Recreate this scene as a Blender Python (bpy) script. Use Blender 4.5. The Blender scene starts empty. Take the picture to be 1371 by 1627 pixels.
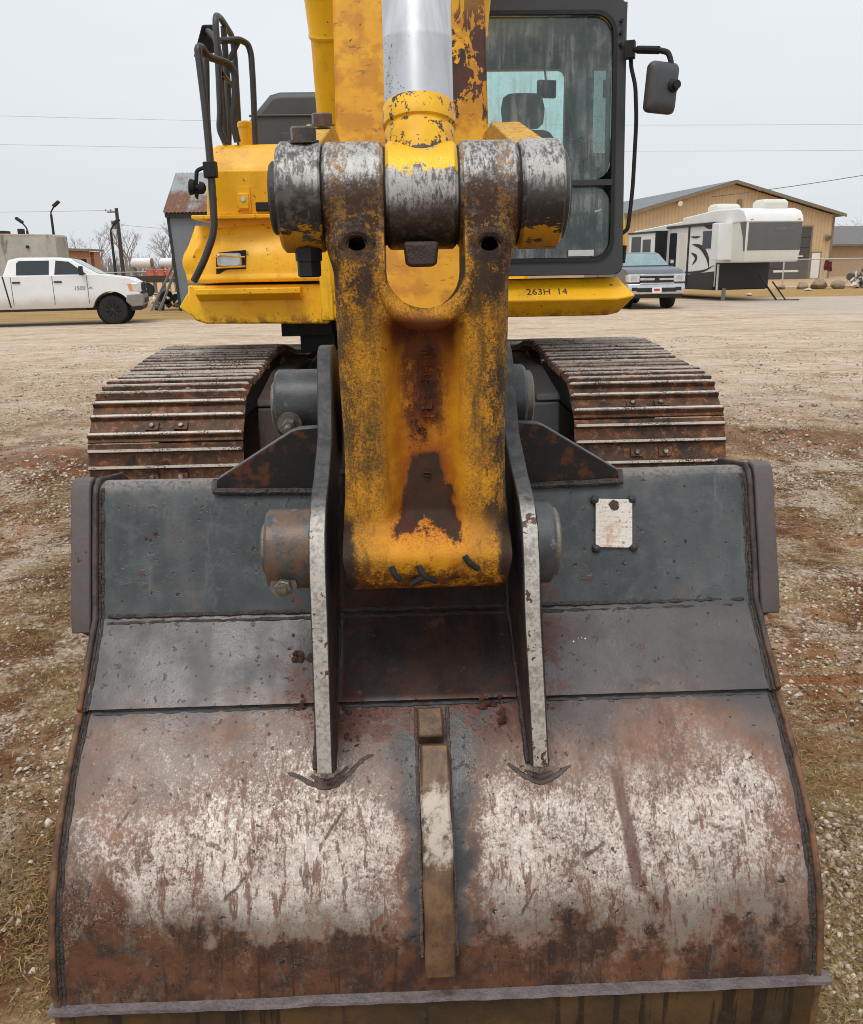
import bpy, bmesh, math, random
import numpy as np
from mathutils import Vector, Matrix

random.seed(7); np.random.seed(7)
SC = bpy.context.scene
COL = SC.collection
R = math.radians

# ------------------------------------------------------------------ camera, sky, sun, exposure
cam_d = bpy.data.cameras.new('camera')
cam_d.sensor_fit = 'HORIZONTAL'; cam_d.sensor_width = 36.0; cam_d.lens = 36.0
cam_d.clip_start = 0.05; cam_d.clip_end = 3000
cam = bpy.data.objects.new('camera', cam_d); COL.objects.link(cam)
cam.matrix_world = (Matrix.Translation((0, 0, 1.65)) @ Matrix.Rotation(R(90 - 16.0), 4, 'X')
                    @ Matrix.Rotation(R(-1.0), 4, 'Z'))
SC.camera = cam
SC.render.resolution_x = 863; SC.render.resolution_y = 1024

SUN_EL, SUN_AZ = 62.0, 200.0       # high, veiled sun behind the camera (azimuth from +Y, clockwise)
w = bpy.data.worlds.new('World'); SC.world = w; w.use_nodes = True
nt = w.node_tree; nt.nodes.clear()
sky = nt.nodes.new('ShaderNodeTexSky'); sky.sky_type = 'NISHITA'; sky.sun_disc = False
sky.sun_elevation = R(SUN_EL); sky.sun_rotation = R(SUN_AZ); sky.dust_density = 6.0; sky.air_density = 1.0
bg1 = nt.nodes.new('ShaderNodeBackground'); bg1.inputs[1].default_value = 0.05
# the cloud deck: an even grey, brighter overhead than at the horizon as overcast skies are
tcw = nt.nodes.new('ShaderNodeTexCoord'); sep = nt.nodes.new('ShaderNodeSeparateXYZ')
nt.links.new(tcw.outputs['Generated'], sep.inputs[0])
mr = nt.nodes.new('ShaderNodeMapRange'); mr.inputs[1].default_value = 0.0; mr.inputs[2].default_value = 1.0
mr.inputs[3].default_value = 0.86; mr.inputs[4].default_value = 1.15
nt.links.new(sep.outputs[2], mr.inputs[0])
cn = nt.nodes.new('ShaderNodeTexNoise'); cn.inputs['Scale'].default_value = 1.6; cn.inputs['Detail'].default_value = 4
cmap = nt.nodes.new('ShaderNodeMapping'); cmap.inputs['Scale'].default_value = (1, 1, 3.0)
nt.links.new(tcw.outputs['Generated'], cmap.inputs[0]); nt.links.new(cmap.outputs[0], cn.inputs['Vector'])
cmr = nt.nodes.new('ShaderNodeMapRange'); cmr.inputs[1].default_value = 0.3; cmr.inputs[2].default_value = 0.7
cmr.inputs[3].default_value = 0.94; cmr.inputs[4].default_value = 1.05
nt.links.new(cn.outputs[0], cmr.inputs[0])
cmul = nt.nodes.new('ShaderNodeMath'); cmul.operation = 'MULTIPLY'
nt.links.new(mr.outputs[0], cmul.inputs[0]); nt.links.new(cmr.outputs[0], cmul.inputs[1])
bg2 = nt.nodes.new('ShaderNodeBackground'); bg2.inputs[0].default_value = (0.91, 0.955, 1.0, 1)
nt.links.new(cmul.outputs[0], bg2.inputs[1])
nt.links.new(sky.outputs[0], bg1.inputs[0])
mixw = nt.nodes.new('ShaderNodeMixShader'); mixw.inputs[0].default_value = 0.93
nt.links.new(bg1.outputs[0], mixw.inputs[1]); nt.links.new(bg2.outputs[0], mixw.inputs[2])
wo = nt.nodes.new('ShaderNodeOutputWorld'); nt.links.new(mixw.outputs[0], wo.inputs[0])

sun_d = bpy.data.lights.new('sun', 'SUN'); sun_d.energy = 1.5; sun_d.angle = R(24); sun_d.color = (1.0, 0.965, 0.91)
sun = bpy.data.objects.new('sun', sun_d); COL.objects.link(sun)
el, az = R(SUN_EL), R(SUN_AZ)
sdir = Vector((math.sin(az) * math.cos(el), math.cos(az) * math.cos(el), math.sin(el)))
sun.rotation_euler = (-sdir).to_track_quat('-Z', 'Y').to_euler(); sun.location = sdir * 50

SC.view_settings.view_transform = 'Standard'; SC.view_settings.look = 'None'
SC.view_settings.exposure = 0.0; SC.view_settings.gamma = 1.0
SC.render.engine = 'CYCLES'
SC.cycles.use_denoising = True; SC.cycles.use_adaptive_sampling = True; SC.cycles.adaptive_threshold = 0.02; SC.cycles.adaptive_min_samples = 16
SC.cycles.filter_width = 1.0; SC.cycles.max_bounces = 7; SC.cycles.diffuse_bounces = 3; SC.cycles.glossy_bounces = 3
SC.cycles.transparent_max_bounces = 12; SC.cycles.caustics_reflective = False; SC.cycles.caustics_refractive = False

# ------------------------------------------------------------------ helpers: materials
def lin(r, g=None, b=None):
    c = (r, g, b)
    return tuple((v / 255 / 12.92) if v / 255 <= 0.04045 else ((v / 255 + 0.055) / 1.055) ** 2.4 for v in c)

class S:
    """a value in a shader tree, with arithmetic"""
    def __init__(s, nb, k): s.nb, s.k = nb, k
    def _m(s, op, *a): return s.nb.m(op, s, *a)
    def __add__(s, o): return s._m('ADD', o)
    __radd__ = __add__
    def __mul__(s, o): return s._m('MULTIPLY', o)
    __rmul__ = __mul__
    def __sub__(s, o): return s._m('SUBTRACT', o)
    def __rsub__(s, o): return s.nb.m('SUBTRACT', o, s)
    def __abs__(s): return s._m('ABSOLUTE')
    def mx(s, o): return s._m('MAXIMUM', o)
    def mn(s, o): return s._m('MINIMUM', o)

class NB:
    def __init__(s, name):
        s.mat = bpy.data.materials.new(name); s.mat.use_nodes = True
        s.t = s.mat.node_tree; s.t.nodes.clear()
        s.out = s.n('ShaderNodeOutputMaterial')
        s.tc = s.n('ShaderNodeTexCoord')
        s.pos = S(s, s.tc.outputs['Object'])
        q = s.n('ShaderNodeSeparateXYZ'); s.t.links.new(s.pos.k, q.inputs[0])
        s.x, s.y, s.z = (S(s, o) for o in q.outputs)
    def n(s, t): return s.t.nodes.new(t)
    def put(s, sock, v):
        if isinstance(v, S): s.t.links.new(v.k, sock)
        elif v is not None:
            if sock.type == 'RGBA': sock.default_value = (*v[:3], 1)
            else: sock.default_value = v
    def m(s, op, *a):
        q = s.n('ShaderNodeMath'); q.operation = op
        for i, v in enumerate(a): s.put(q.inputs[i], v)
        return S(s, q.outputs[0])
    def ss(s, v, a, b, lo=0.0, hi=1.0, smooth=True):
        q = s.n('ShaderNodeMapRange'); q.interpolation_type = 'SMOOTHSTEP' if smooth else 'LINEAR'
        s.put(q.inputs[0], v); q.inputs[1].default_value = a; q.inputs[2].default_value = b
        q.inputs[3].default_value = lo; q.inputs[4].default_value = hi
        return S(s, q.outputs[0])
    def noise(s, scale, detail=4, rough=0.6, stretch=None, off=(0, 0, 0), dist=0.0, vec=None):
        v = vec or s.pos
        if stretch or off != (0, 0, 0):
            mp = s.n('ShaderNodeMapping'); s.t.links.new(v.k, mp.inputs[0])
            mp.inputs['Scale'].default_value = stretch or (1, 1, 1); mp.inputs['Location'].default_value = off
            v = S(s, mp.outputs[0])
        q = s.n('ShaderNodeTexNoise'); s.t.links.new(v.k, q.inputs['Vector'])
        q.inputs['Scale'].default_value = scale; q.inputs['Detail'].default_value = detail
        q.inputs['Roughness'].default_value = rough; q.inputs['Distortion'].default_value = dist
        return S(s, q.outputs[0])
    def vor(s, scale, stretch=None, feature='F1', out='Distance', rnd=1.0):
        v = s.pos
        if stretch:
            mp = s.n('ShaderNodeMapping'); s.t.links.new(v.k, mp.inputs[0]); mp.inputs['Scale'].default_value = stretch
            v = S(s, mp.outputs[0])
        q = s.n('ShaderNodeTexVoronoi'); q.feature = feature; s.t.links.new(v.k, q.inputs['Vector'])
        q.inputs['Scale'].default_value = scale; q.inputs['Randomness'].default_value = rnd
        return S(s, q.outputs[out])
    def mix(s, f, a, b, mode='MIX'):
        q = s.n('ShaderNodeMix'); q.data_type = 'RGBA'; q.blend_type = mode; q.clamp_factor = True
        s.put(q.inputs[0], f); s.put(q.inputs[6], a); s.put(q.inputs[7], b)
        return S(s, q.outputs[2])
    def rnd(s):
        q = s.n('ShaderNodeObjectInfo'); return S(s, q.outputs['Random'])
    def bump(s, h, strength=0.3, dist=0.01, normal=None):
        q = s.n('ShaderNodeBump'); q.inputs['Strength'].default_value = strength; q.inputs['Distance'].default_value = dist
        s.put(q.inputs['Height'], h)
        if normal: s.put(q.inputs['Normal'], normal)
        return S(s, q.outputs[0])
    def done(s, col, rough=0.6, metal=0.0, normal=None, spec=0.5, coat=0.0):
        p = s.n('ShaderNodeBsdfPrincipled')
        s.put(p.inputs['Base Color'], col); s.put(p.inputs['Roughness'], rough); s.put(p.inputs['Metallic'], metal)
        p.inputs['Specular IOR Level'].default_value = spec
        p.inputs['Coat Weight'].default_value = coat; p.inputs['Coat Roughness'].default_value = 0.15
        if normal: s.put(p.inputs['Normal'], normal)
        s.t.links.new(p.outputs[0], s.out.inputs[0])
        return s.mat

M = {}
def simple(name, col, rough=0.6, metal=0.0, var=0.12, scale=6.0, bump=0.0, bscale=40.0, spec=0.5, coat=0.0):
    nb = NB(name)
    n1 = nb.noise(scale, 5, 0.65); n2 = nb.noise(scale * 7, 3, 0.6)
    f = n1 * 0.7 + n2 * 0.3
    a = tuple(c * (1 - var) for c in col); b = tuple(min(1, c * (1 + var)) for c in col)
    c = nb.mix(nb.ss(f, 0.3, 0.7), a, b)
    nrm = nb.bump(nb.noise(bscale, 4, 0.6), bump, 0.01) if bump else None
    M[name] = nb.done(c, nb.ss(f, 0.3, 0.7, rough * 0.85, min(1, rough * 1.15)), metal, nrm, spec, coat)
    return M[name]

# ------------------------------------------------------------------ helpers: meshes
class MB:
    def __init__(s): s.v, s.f = [], []
    def add(s, vs, fs):
        o = len(s.v); s.v += [tuple(p) for p in vs]; s.f += [tuple(i + o for i in q) for q in fs]; return s
    def box(s, x0, x1, y0, y1, z0, z1):
        v = [(x, y, z) for z in (z0, z1) for y in (y0, y1) for x in (x0, x1)]
        return s.add(v, [(0, 2, 3, 1), (4, 5, 7, 6), (0, 1, 5, 4), (2, 6, 7, 3), (0, 4, 6, 2), (1, 3, 7, 5)])
    def obox(s, c, ax, h):
        """box with centre, three axis vectors, half sizes"""
        c = Vector(c); ax = [Vector(a).normalized() for a in ax]
        v = [c + ax[0] * (h[0] * i) + ax[1] * (h[1] * j) + ax[2] * (h[2] * k) for k in (-1, 1) for j in (-1, 1) for i in (-1, 1)]
        return s.add(v, [(0, 2, 3, 1), (4, 5, 7, 6), (0, 1, 5, 4), (2, 6, 7, 3), (0, 4, 6, 2), (1, 3, 7, 5)])
    def bar(s, p0, p1, wd, th, up=(0, 0, 1)):
        p0, p1 = Vector(p0), Vector(p1); d = (p1 - p0); u = Vector(up)
        sd = d.cross(u)
        if sd.length < 1e-6: sd = d.cross(Vector((0, 1, 0)))
        sd.normalize(); u = sd.cross(d).normalized()
        return s.obox((p0 + p1) / 2, (d, sd, u), (d.length / 2, wd / 2, th / 2))
    def prism(s, poly, axis, a0, a1):
        """poly in the two remaining axes (in x,y,z order), extruded along axis"""
        n = len(poly)
        def P(q, a):
            return {'x': (a, q[0], q[1]), 'y': (q[0], a, q[1]), 'z': (q[0], q[1], a)}[axis]
        v = [P(q, a0) for q in poly] + [P(q, a1) for q in poly]
        f = [tuple(range(n)), tuple(range(2 * n - 1, n - 1, -1))] + [(i, (i + 1) % n, n + (i + 1) % n, n + i) for i in range(n)]
        return s.add(v, f)
    def lathe(s, p0, axis, prof, seg=24, caps=True):
        """prof: list of (distance along axis, radius)"""
        p0, a = Vector(p0), Vector(axis).normalized()
        u = a.orthogonal().normalized(); w_ = a.cross(u)
        v, f = [], []
        for t, r in prof:
            for k in range(seg):
                th = 2 * math.pi * k / seg
                v.append(p0 + a * t + (u * math.cos(th) + w_ * math.sin(th)) * r)
        for i in range(len(prof) - 1):
            for k in range(seg):
                k2 = (k + 1) % seg
                f.append((i * seg + k, i * seg + k2, (i + 1) * seg + k2, (i + 1) * seg + k))
        if caps:
            f.append(tuple(range(seg - 1, -1, -1))); f.append(tuple((len(prof) - 1) * seg + k for k in range(seg)))
        return s.add(v, f)
    def cyl(s, p0, p1, r, seg=20, ch=0.0):
        p0, p1 = Vector(p0), Vector(p1); L = (p1 - p0).length
        pr = [(0, r), (L, r)] if not ch else [(0, r - ch), (ch, r), (L - ch, r), (L, r - ch)]
        return s.lathe(p0, p1 - p0, pr, seg)
    def tube(s, pts, r, seg=10, closed=False, rs=None):
        pts = [Vector(p) for p in pts]; n = len(pts); v, f = [], []
        t0 = (pts[1] - pts[0]).normalized(); u = t0.orthogonal().normalized()
        for i, p in enumerate(pts):
            t = (pts[min(i + 1, n - 1)] - pts[max(i - 1, 0)]).normalized()
            u = (u - t * u.dot(t)); u = u.normalized() if u.length > 1e-6 else t.orthogonal().normalized()
            w_ = t.cross(u); rr = rs[i] if rs else r
            for k in range(seg):
                th = 2 * math.pi * k / seg; v.append(p + (u * math.cos(th) + w_ * math.sin(th)) * rr)
        for i in range(n - 1):
            for k in range(seg):
                k2 = (k + 1) % seg; f.append((i * seg + k, i * seg + k2, (i + 1) * seg + k2, (i + 1) * seg + k))
        f.append(tuple(range(seg - 1, -1, -1))); f.append(tuple((n - 1) * seg + k for k in range(seg)))
        return s.add(v, f)
    def grid(s, P):
        """P: array (nu, nv, 3)"""
        nu, nv = len(P), len(P[0]); v = [tuple(P[i][j]) for i in range(nu) for j in range(nv)]
        return s.add(v, [(i * nv + j, i * nv + j + 1, (i + 1) * nv + j + 1, (i + 1) * nv + j) for i in range(nu - 1) for j in range(nv - 1)])
    def loft(s, rings, caps=True):
        n = len(rings[0]); v = [p for r in rings for p in r]; f = []
        for i in range(len(rings) - 1):
            for k in range(n):
                k2 = (k + 1) % n; f.append((i * n + k, i * n + k2, (i + 1) * n + k2, (i + 1) * n + k))
        if caps: f += [tuple(range(n - 1, -1, -1)), tuple((len(rings) - 1) * n + k for k in range(n))]
        return s.add(v, f)
    def mesh(s, name, sharp=35, fixn=True):
        me = bpy.data.meshes.new(name); me.from_pydata(s.v, [], s.f)
        if fixn:
            bm = bmesh.new(); bm.from_mesh(me); bmesh.ops.recalc_face_normals(bm, faces=bm.faces); bm.to_mesh(me); bm.free()
        if sharp:
            me.shade_smooth(); me.set_sharp_from_angle(angle=R(sharp))
        me.update(); return me
    def build(s, name, mat, parent=None, bevel=0.0, seg=2, sharp=35, loc=None, rz=0.0, fixn=True):
        me = s.mesh(name, sharp, fixn); me.materials.append(M[mat] if isinstance(mat, str) else mat)
        o = bpy.data.objects.new(name, me); COL.objects.link(o)
        if parent: o.parent = parent
        if loc: o.location = loc
        if rz: o.rotation_euler = (0, 0, rz)
        if bevel: bev(o, bevel, seg)
        return o

def bev(o, wd, seg=2):
    b = o.modifiers.new('bevel', 'BEVEL'); b.width = wd; b.segments = seg; b.limit_method = 'ANGLE'; b.angle_limit = R(40)
    b.harden_normals = False
def tag(o, label=None, cat=None, group=None, kind=None):
    if cat and not kind: kind = 'thing'
    for k, v in (('label', label), ('category', cat), ('group', group), ('kind', kind)):
        if v: o[k] = v
    return o
def empty(name, loc, rz=0.0):
    o = bpy.data.objects.new(name, None); COL.objects.link(o); o.location = loc; o.rotation_euler = (0, 0, rz); o.empty_display_size = 0.2
    return o
def inst(o, parent=None, loc=None, rot=None, scale=None):
    c = o.copy(); COL.objects.link(c); c.parent = parent
    if loc is not None: c.location = loc
    if rot is not None: c.rotation_euler = rot
    if scale is not None: c.scale = scale
    return c
def smooth_path(pts, n=8, r=0.35):
    """round the corners of a polyline"""
    pts = [Vector(p) for p in pts]; out = [pts[0]]
    for i in range(1, len(pts) - 1):
        a, b, c = pts[i - 1], pts[i], pts[i + 1]
        d = min((a - b).length, (c - b).length) * r
        p0 = b + (a - b).normalized() * d; p1 = b + (c - b).normalized() * d
        for k in range(n + 1):
            t = k / n; out.append(p0 * (1 - t) ** 2 + b * 2 * t * (1 - t) + p1 * t * t)
    out.append(pts[-1]); return out
def rrect(x0, x1, z0, z1, r, n=6):
    out = []
    for cx, cz, a0 in ((x1 - r, z1 - r, 0), (x0 + r, z1 - r, 90), (x0 + r, z0 + r, 180), (x1 - r, z0 + r, 270)):
        for k in range(n + 1):
            a = R(a0 + 90 * k / n); out.append((cx + r * math.cos(a), cz + r * math.sin(a)))
    return out
def text_mesh(txt, size, extr):
    cu = bpy.data.curves.new('lettering', 'FONT'); cu.body = txt; cu.size = size; cu.extrude = extr; cu.resolution_u = 3
    cu.align_x = 'CENTER'; cu.align_y = 'CENTER'
    o = bpy.data.objects.new('lettering', cu); COL.objects.link(o)
    dg = bpy.context.evaluated_depsgraph_get(); dg.update()
    me = bpy.data.meshes.new_from_object(o.evaluated_get(dg)); bpy.data.objects.remove(o)
    return me
def vnoise(x, y, seed=0):
    """smooth value noise on arrays"""
    xi, yi = np.floor(x).astype(int), np.floor(y).astype(int); fx, fy = x - xi, y - yi
    fx = fx * fx * (3 - 2 * fx); fy = fy * fy * (3 - 2 * fy)
    def h(a, b):
        n = (a * 374761393 + b * 668265263 + seed * 974711) & 0x7fffffff
        n = ((n ^ (n >> 13)) * 1274126177) & 0x7fffffff
        return ((n ^ (n >> 16)) & 0xffff) / 65535.0
    return (h(xi, yi) * (1 - fx) + h(xi + 1, yi) * fx) * (1 - fy) + (h(xi, yi + 1) * (1 - fx) + h(xi + 1, yi + 1) * fx) * fy
def fbm(x, y, seed=0, oct=4):
    s = 0; a = 0.5
    for k in range(oct):
        s = s + a * vnoise(x * 2 ** k, y * 2 ** k, seed + k); a *= 0.5
    return s
exec_parts = []
# ------------------------------------------------------------------ materials of the machine
# (object space of the machine: x right, y away from the viewer, z up, metres)
YEL = lin(255, 198, 34); YEL2 = lin(246, 180, 18)
RUST = lin(112, 62, 34); RUSTO = lin(150, 84, 40); DKBR = lin(62, 42, 34); GRIME = lin(38, 35, 33)

def m_yellow():
    nb = NB('yellow_paint')
    big = nb.noise(3.0, 5, 0.6); fine = nb.noise(45, 4, 0.65); spots = nb.noise(22, 3, 0.7, off=(3, 1, 2))
    drip = nb.noise(14, 4, 0.6, stretch=(1, 1, 0.12))
    c = nb.mix(nb.ss(big, 0.3, 0.7), YEL, YEL2)
    c = nb.mix(nb.ss(drip, 0.58, 0.8) * 0.35, c, lin(150, 104, 30))
    c = nb.mix(nb.ss(spots, 0.655, 0.68) * 0.8, c, lin(112, 70, 26))
    c = nb.mix(nb.ss(nb.noise(60, 4, 0.7, off=(9, 4, 2)), 0.66, 0.69) * .7, c, lin(90, 58, 30))
    c = nb.mix(nb.ss(nb.noise(6, 6, 0.75, off=(2, 9, 2)), 0.54, 0.66) * .35, c, lin(196, 132, 30))
    low = nb.ss(nb.z, 1.40, 1.325) * nb.ss(nb.noise(16, 5, 0.7), 0.44, 0.60)
    c = nb.mix(low * 0.75, c, lin(88, 54, 30))
    n = nb.bump(nb.noise(9, 3, 0.5) * 0.7 + fine * 0.12, 0.12, 0.02)
    M['yellow_paint'] = nb.done(c, nb.ss(big, 0.3, 0.7, 0.34, 0.5), 0, n, 0.45)
m_yellow()

def m_stick():
    nb = NB('stick_paint')
    big = nb.noise(4.5, 5, 0.65); fine = nb.noise(60, 4, 0.65); blot = nb.noise(14, 5, 0.62, off=(1, 4, 0))
    c = nb.mix(nb.ss(big, 0.3, 0.7), lin(232, 170, 22), lin(206, 138, 14))
    c = nb.mix(nb.ss(blot, 0.46, 0.60) * 0.65, c, lin(178, 112, 18))
    c = nb.mix(nb.ss(nb.noise(40, 5, 0.75, stretch=(.5, 1, 1.4), off=(4, 4, 1)), 0.58, 0.64) * .6, c, lin(120, 70, 24))
    streak = nb.noise(16, 6, 0.7, stretch=(1.0, 1.0, 0.4), off=(0.3, 0, 0.2), dist=0.6)
    right = nb.ss(nb.x, 0.05, 0.13) * nb.ss(nb.z, 2.46, 2.22) * nb.ss(nb.z, 1.97, 2.03)
    c = nb.mix((nb.ss(streak + right * 0.15 - 0.12, 0.495, 0.505) * right).mn(1.0), c, nb.mix(nb.ss(blot, .4, .6), lin(48, 28, 22), lin(78, 36, 22)))
    chips = nb.noise(30, 4, 0.75, off=(5, 2, 2)); c = nb.mix(nb.ss(chips, 0.69, 0.71), c, lin(64, 34, 22))
    n = nb.bump(blot * 0.5 + fine * 0.2, 0.15, 0.01)
    M['stick_paint'] = nb.done(c, 0.5, 0, n, 0.35)
m_stick()

def boss_color(nb, seed, cz, brown):
    """scuffed steel and a painted highlight on top of a pin boss, darker with brown grime lower down"""
    z = nb.z
    big = nb.noise(12, 5, 0.65, off=(seed, 0, 0)); med = nb.noise(55, 5, 0.72, off=(0, seed, 0)); fine = nb.noise(240, 3, 0.7)
    vst = nb.noise(130, 5, 0.74, stretch=(1, 0.4, 0.35), off=(seed, seed, 0))
    c = nb.mix(nb.ss(med, 0.35, 0.65), lin(92, 87, 82), lin(62, 58, 55))
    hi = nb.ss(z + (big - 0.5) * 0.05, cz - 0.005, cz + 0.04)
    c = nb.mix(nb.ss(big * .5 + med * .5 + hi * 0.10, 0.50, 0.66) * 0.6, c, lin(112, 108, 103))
    c = nb.mix((nb.ss(vst * 0.7 + big * 0.3 + hi * 0.06, 0.48, 0.60) * hi).mn(1) * 0.85, c, lin(188, 186, 182))  # pale streaks on top: scuffs plus a highlight put into the colour
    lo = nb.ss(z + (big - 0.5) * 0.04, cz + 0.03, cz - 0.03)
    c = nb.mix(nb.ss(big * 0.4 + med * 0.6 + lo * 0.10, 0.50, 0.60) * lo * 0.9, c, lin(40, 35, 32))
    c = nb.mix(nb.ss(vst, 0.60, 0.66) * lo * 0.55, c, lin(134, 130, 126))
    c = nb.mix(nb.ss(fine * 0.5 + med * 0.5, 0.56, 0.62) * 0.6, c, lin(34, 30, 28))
    if brown:
        bm_ = nb.ss(z + (big - 0.5) * 0.06, cz + 0.055, cz + 0.01)
        c = nb.mix(nb.ss(med * 0.6 + fine * 0.4 + bm_ * 0.1, 0.50, 0.60) * brown * bm_, c, lin(70, 46, 32))
        c = nb.mix(nb.ss(nb.noise(90, 4, 0.75, off=(3, seed, 1)), 0.53, 0.60) * brown * nb.ss(z, cz + 0.02, cz - 0.06), c, lin(150, 110, 48))
        e1 = nb.ss(abs(abs(nb.x - 0.0105) - 0.147), 0.017, 0.011); e2 = nb.ss(abs(abs(nb.x - 0.0115) - 0.070), 0.010, 0.006)
        c = nb.mix(nb.ss(med * .6 + fine * .4, 0.47, 0.56) * e1.mx(e2) * 0.8 * brown, c, lin(140, 104, 54))
    return c, med, fine

def m_casting():
    nb = NB('casting_paint')
    x, z = nb.x - 0.008, nb.z
    big = nb.noise(7, 5, 0.65); med = nb.noise(26, 5, 0.7); fine = nb.noise(210, 4, 0.75); grain = nb.noise(420, 3, 0.7)
    c = nb.mix(nb.ss(big * .6 + med * .4, 0.36, 0.64), lin(216, 150, 26), lin(188, 122, 18))
    ax = abs(x)
    rail = nb.ss(ax, 0.058, 0.088).mx(nb.ss(z, 1.525, 1.550) * 0.9)
    sm0 = nb.noise(6, 5, 0.68, stretch=(1.5, 1, 0.6), off=(6, 0, 3))
    # grey-brown dirt film with fine grain on the flat rails
    film = nb.ss(fine * 0.45 + grain * 0.2 + med * 0.2 + big * 0.15, 0.40, 0.60) * rail
    c = nb.mix(film * 0.72, c, lin(120, 92, 42))
    film2 = nb.ss(fine * 0.35 + grain * 0.25 + big * 0.4, 0.44, 0.58) * rail.mx(0.15)
    c = nb.mix(film2 * 0.45, c, lin(66, 54, 34))
    gp = nb.ss(ax + (med - .5) * .05, 0.115, 0.155) * nb.ss(z, 1.16, 1.28)
    c = nb.mix(gp * nb.ss(fine * .5 + med * .5, 0.40, 0.60) * 0.75, c, lin(58, 46, 32))
    vs_ = nb.noise(34, 5, 0.65, stretch=(1.5, 1, 0.16), off=(3, 1, 2))
    c = nb.mix(nb.ss(vs_ * .7 + big * .3, 0.50, 0.62) * rail.mx(0.4) * 0.55, c, lin(118, 82, 34))
    c = nb.mix(nb.ss(vs_ * .5 + sm0 * .5, 0.53, 0.62) * rail * 0.6, c, lin(52, 44, 32))
    # black grease smears: left rail and right edge
    sm = nb.noise(9, 6, 0.72, stretch=(1.6, 1, 0.7), off=(2.2, 0, 0.4)); sm2 = nb.noise(24, 5, 0.75, stretch=(1.4, 1, 0.6), off=(0, 0, 5))
    lft = nb.ss(x, -0.06, -0.105) * nb.ss(z, 1.19, 1.26); rgt = nb.ss(x, 0.085, 0.125) * nb.ss(z, 1.13, 1.2)
    c = nb.mix((nb.ss(sm * .6 + sm2 * .2 + fine * 0.2, 0.44, 0.58) * lft).mn(1) * 0.75, c, lin(58, 50, 32))
    c = nb.mix((nb.ss(sm * .4 + sm2 * .4 + fine * 0.2 + nb.ss(x, 0.09, 0.15) * 0.03, 0.485, 0.56) * rgt).mn(1) * 0.85, c, lin(44, 38, 32))
    up = nb.ss(z, 1.50, 1.62) * rail
    c = nb.mix(nb.ss(sm * .5 + med * .3 + fine * .2 + up * 0.05, 0.50, 0.575) * up * 0.9, c, lin(54, 40, 30))
    # rusty channel between the rails
    chan = nb.ss(ax, 0.078, 0.038) * nb.ss(z, 1.10, 1.17) * nb.ss(z, 1.58, 1.54)
    c = nb.mix(chan * nb.ss(big * 0.5 + med * 0.5, 0.30, 0.58) * 0.9, c, lin(168, 96, 20))
    rn = nb.noise(20, 6, 0.7, stretch=(1.2, 1, 0.7), off=(0, 3, 1))
    core = nb.ss(ax + (med - .5) * 0.05, 0.056, 0.026) * nb.ss(z, 1.55, 1.52)
    upper = core * nb.ss(z, 1.30, 1.38)
    topr = nb.ss(ax + (med - .5) * 0.04, 0.074, 0.052) * nb.ss(z, 1.45, 1.53) * nb.ss(z, 1.57, 1.55)  # brown below the saddle lip: rust with the lip's shadow painted in
    c = nb.mix((nb.ss(rn * .6 + med * .2 + fine * .2 + upper * 0.06 + topr * 0.16, 0.45, 0.56) * upper.mx(topr)).mn(1.0) * 0.95, c, lin(92, 42, 14))
    c = nb.mix(nb.ss(rn * .5 + med * 0.3 + fine * .2, 0.51, 0.57) * core * 0.9, c, lin(52, 28, 18))
    # dark bare patch shaped like a bell at the foot of the channel
    half = nb.ss(z, 1.31, 1.16, 0.022, 0.064, False)
    c = nb.mix(nb.ss(abs(x - 0.002) - half + (rn - 0.5) * 0.06, 0.022, 0.0) * nb.ss(z, 1.13, 1.16) * nb.ss(z, 1.34, 1.29) * .7, c, lin(150, 76, 18))
    bell = nb.ss(abs(x - 0.002) - half + (rn - 0.5) * 0.07, 0.006, -0.003) * nb.ss(z + (rn - 0.5) * 0.11 + abs(x + 0.01) * 0.32, 1.156, 1.166) * nb.ss(z + (rn - .5) * .05, 1.305, 1.292)
    c = nb.mix(bell, c, nb.mix(nb.ss(big * .5 + med * .5, 0.40, 0.60), lin(80, 46, 34), lin(58, 44, 32)))
    # orange dust under it, brown foot
    dust = nb.ss(ax, 0.15, 0.05) * nb.ss(z, 1.105, 1.13) * nb.ss(z, 1.20, 1.16)
    c = nb.mix(dust * (1 - bell) * nb.ss(fine, 0.40, 0.56) * 0.8, c, lin(226, 150, 52))
    foot = nb.ss(z, 1.120, 1.065)
    c = nb.mix(nb.ss(med * 0.5 + fine * 0.3 + rn * .2 + foot * 0.05, 0.485, 0.55) * foot * 0.9, c, lin(104, 54, 20))
    c = nb.mix(nb.ss(med * .5 + sm2 * .5, 0.52, 0.57) * foot * 0.8, c, lin(58, 38, 26))
    endw = nb.ss(ax + (med - .5) * 0.04, 0.130, 0.146) * nb.ss(z + (med - .5) * .06, 1.20, 1.17)
    c = nb.mix(endw * 0.95, c, lin(46, 34, 28))
    chips = nb.noise(36, 4, 0.75, off=(5, 2, 2)); c = nb.mix(nb.ss(chips, 0.69, 0.71), c, lin(60, 28, 16))
    du = nb.m('SQRT', (x - 0.006) * (x - 0.006) + (z - 1.636) * (z - 1.636))
    sad = nb.ss(abs(du - 0.071), 0.0065, 0.004) * nb.ss(nb.y, 1.590, 1.600) * nb.ss(z, 1.70, 1.66)
    c = nb.mix(sad * 0.85, c, nb.mix(nb.ss(med * .5 + fine * .5, .42, .58), lin(136, 112, 72), lin(96, 78, 52)))
    c = nb.mix(sad * nb.ss(x + (med - .5) * .05, 0.030, 0.045), c, lin(40, 31, 27))
    # the arms run up into the pin bosses: paint gone, scuffed and greasy
    bc, bm2, bf = boss_color(nb, 4.0, 1.77, 1.0)
    tp = nb.ss(z + (med - 0.5) * 0.09 + (fine - .5) * .05, 1.690, 1.705)
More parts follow.
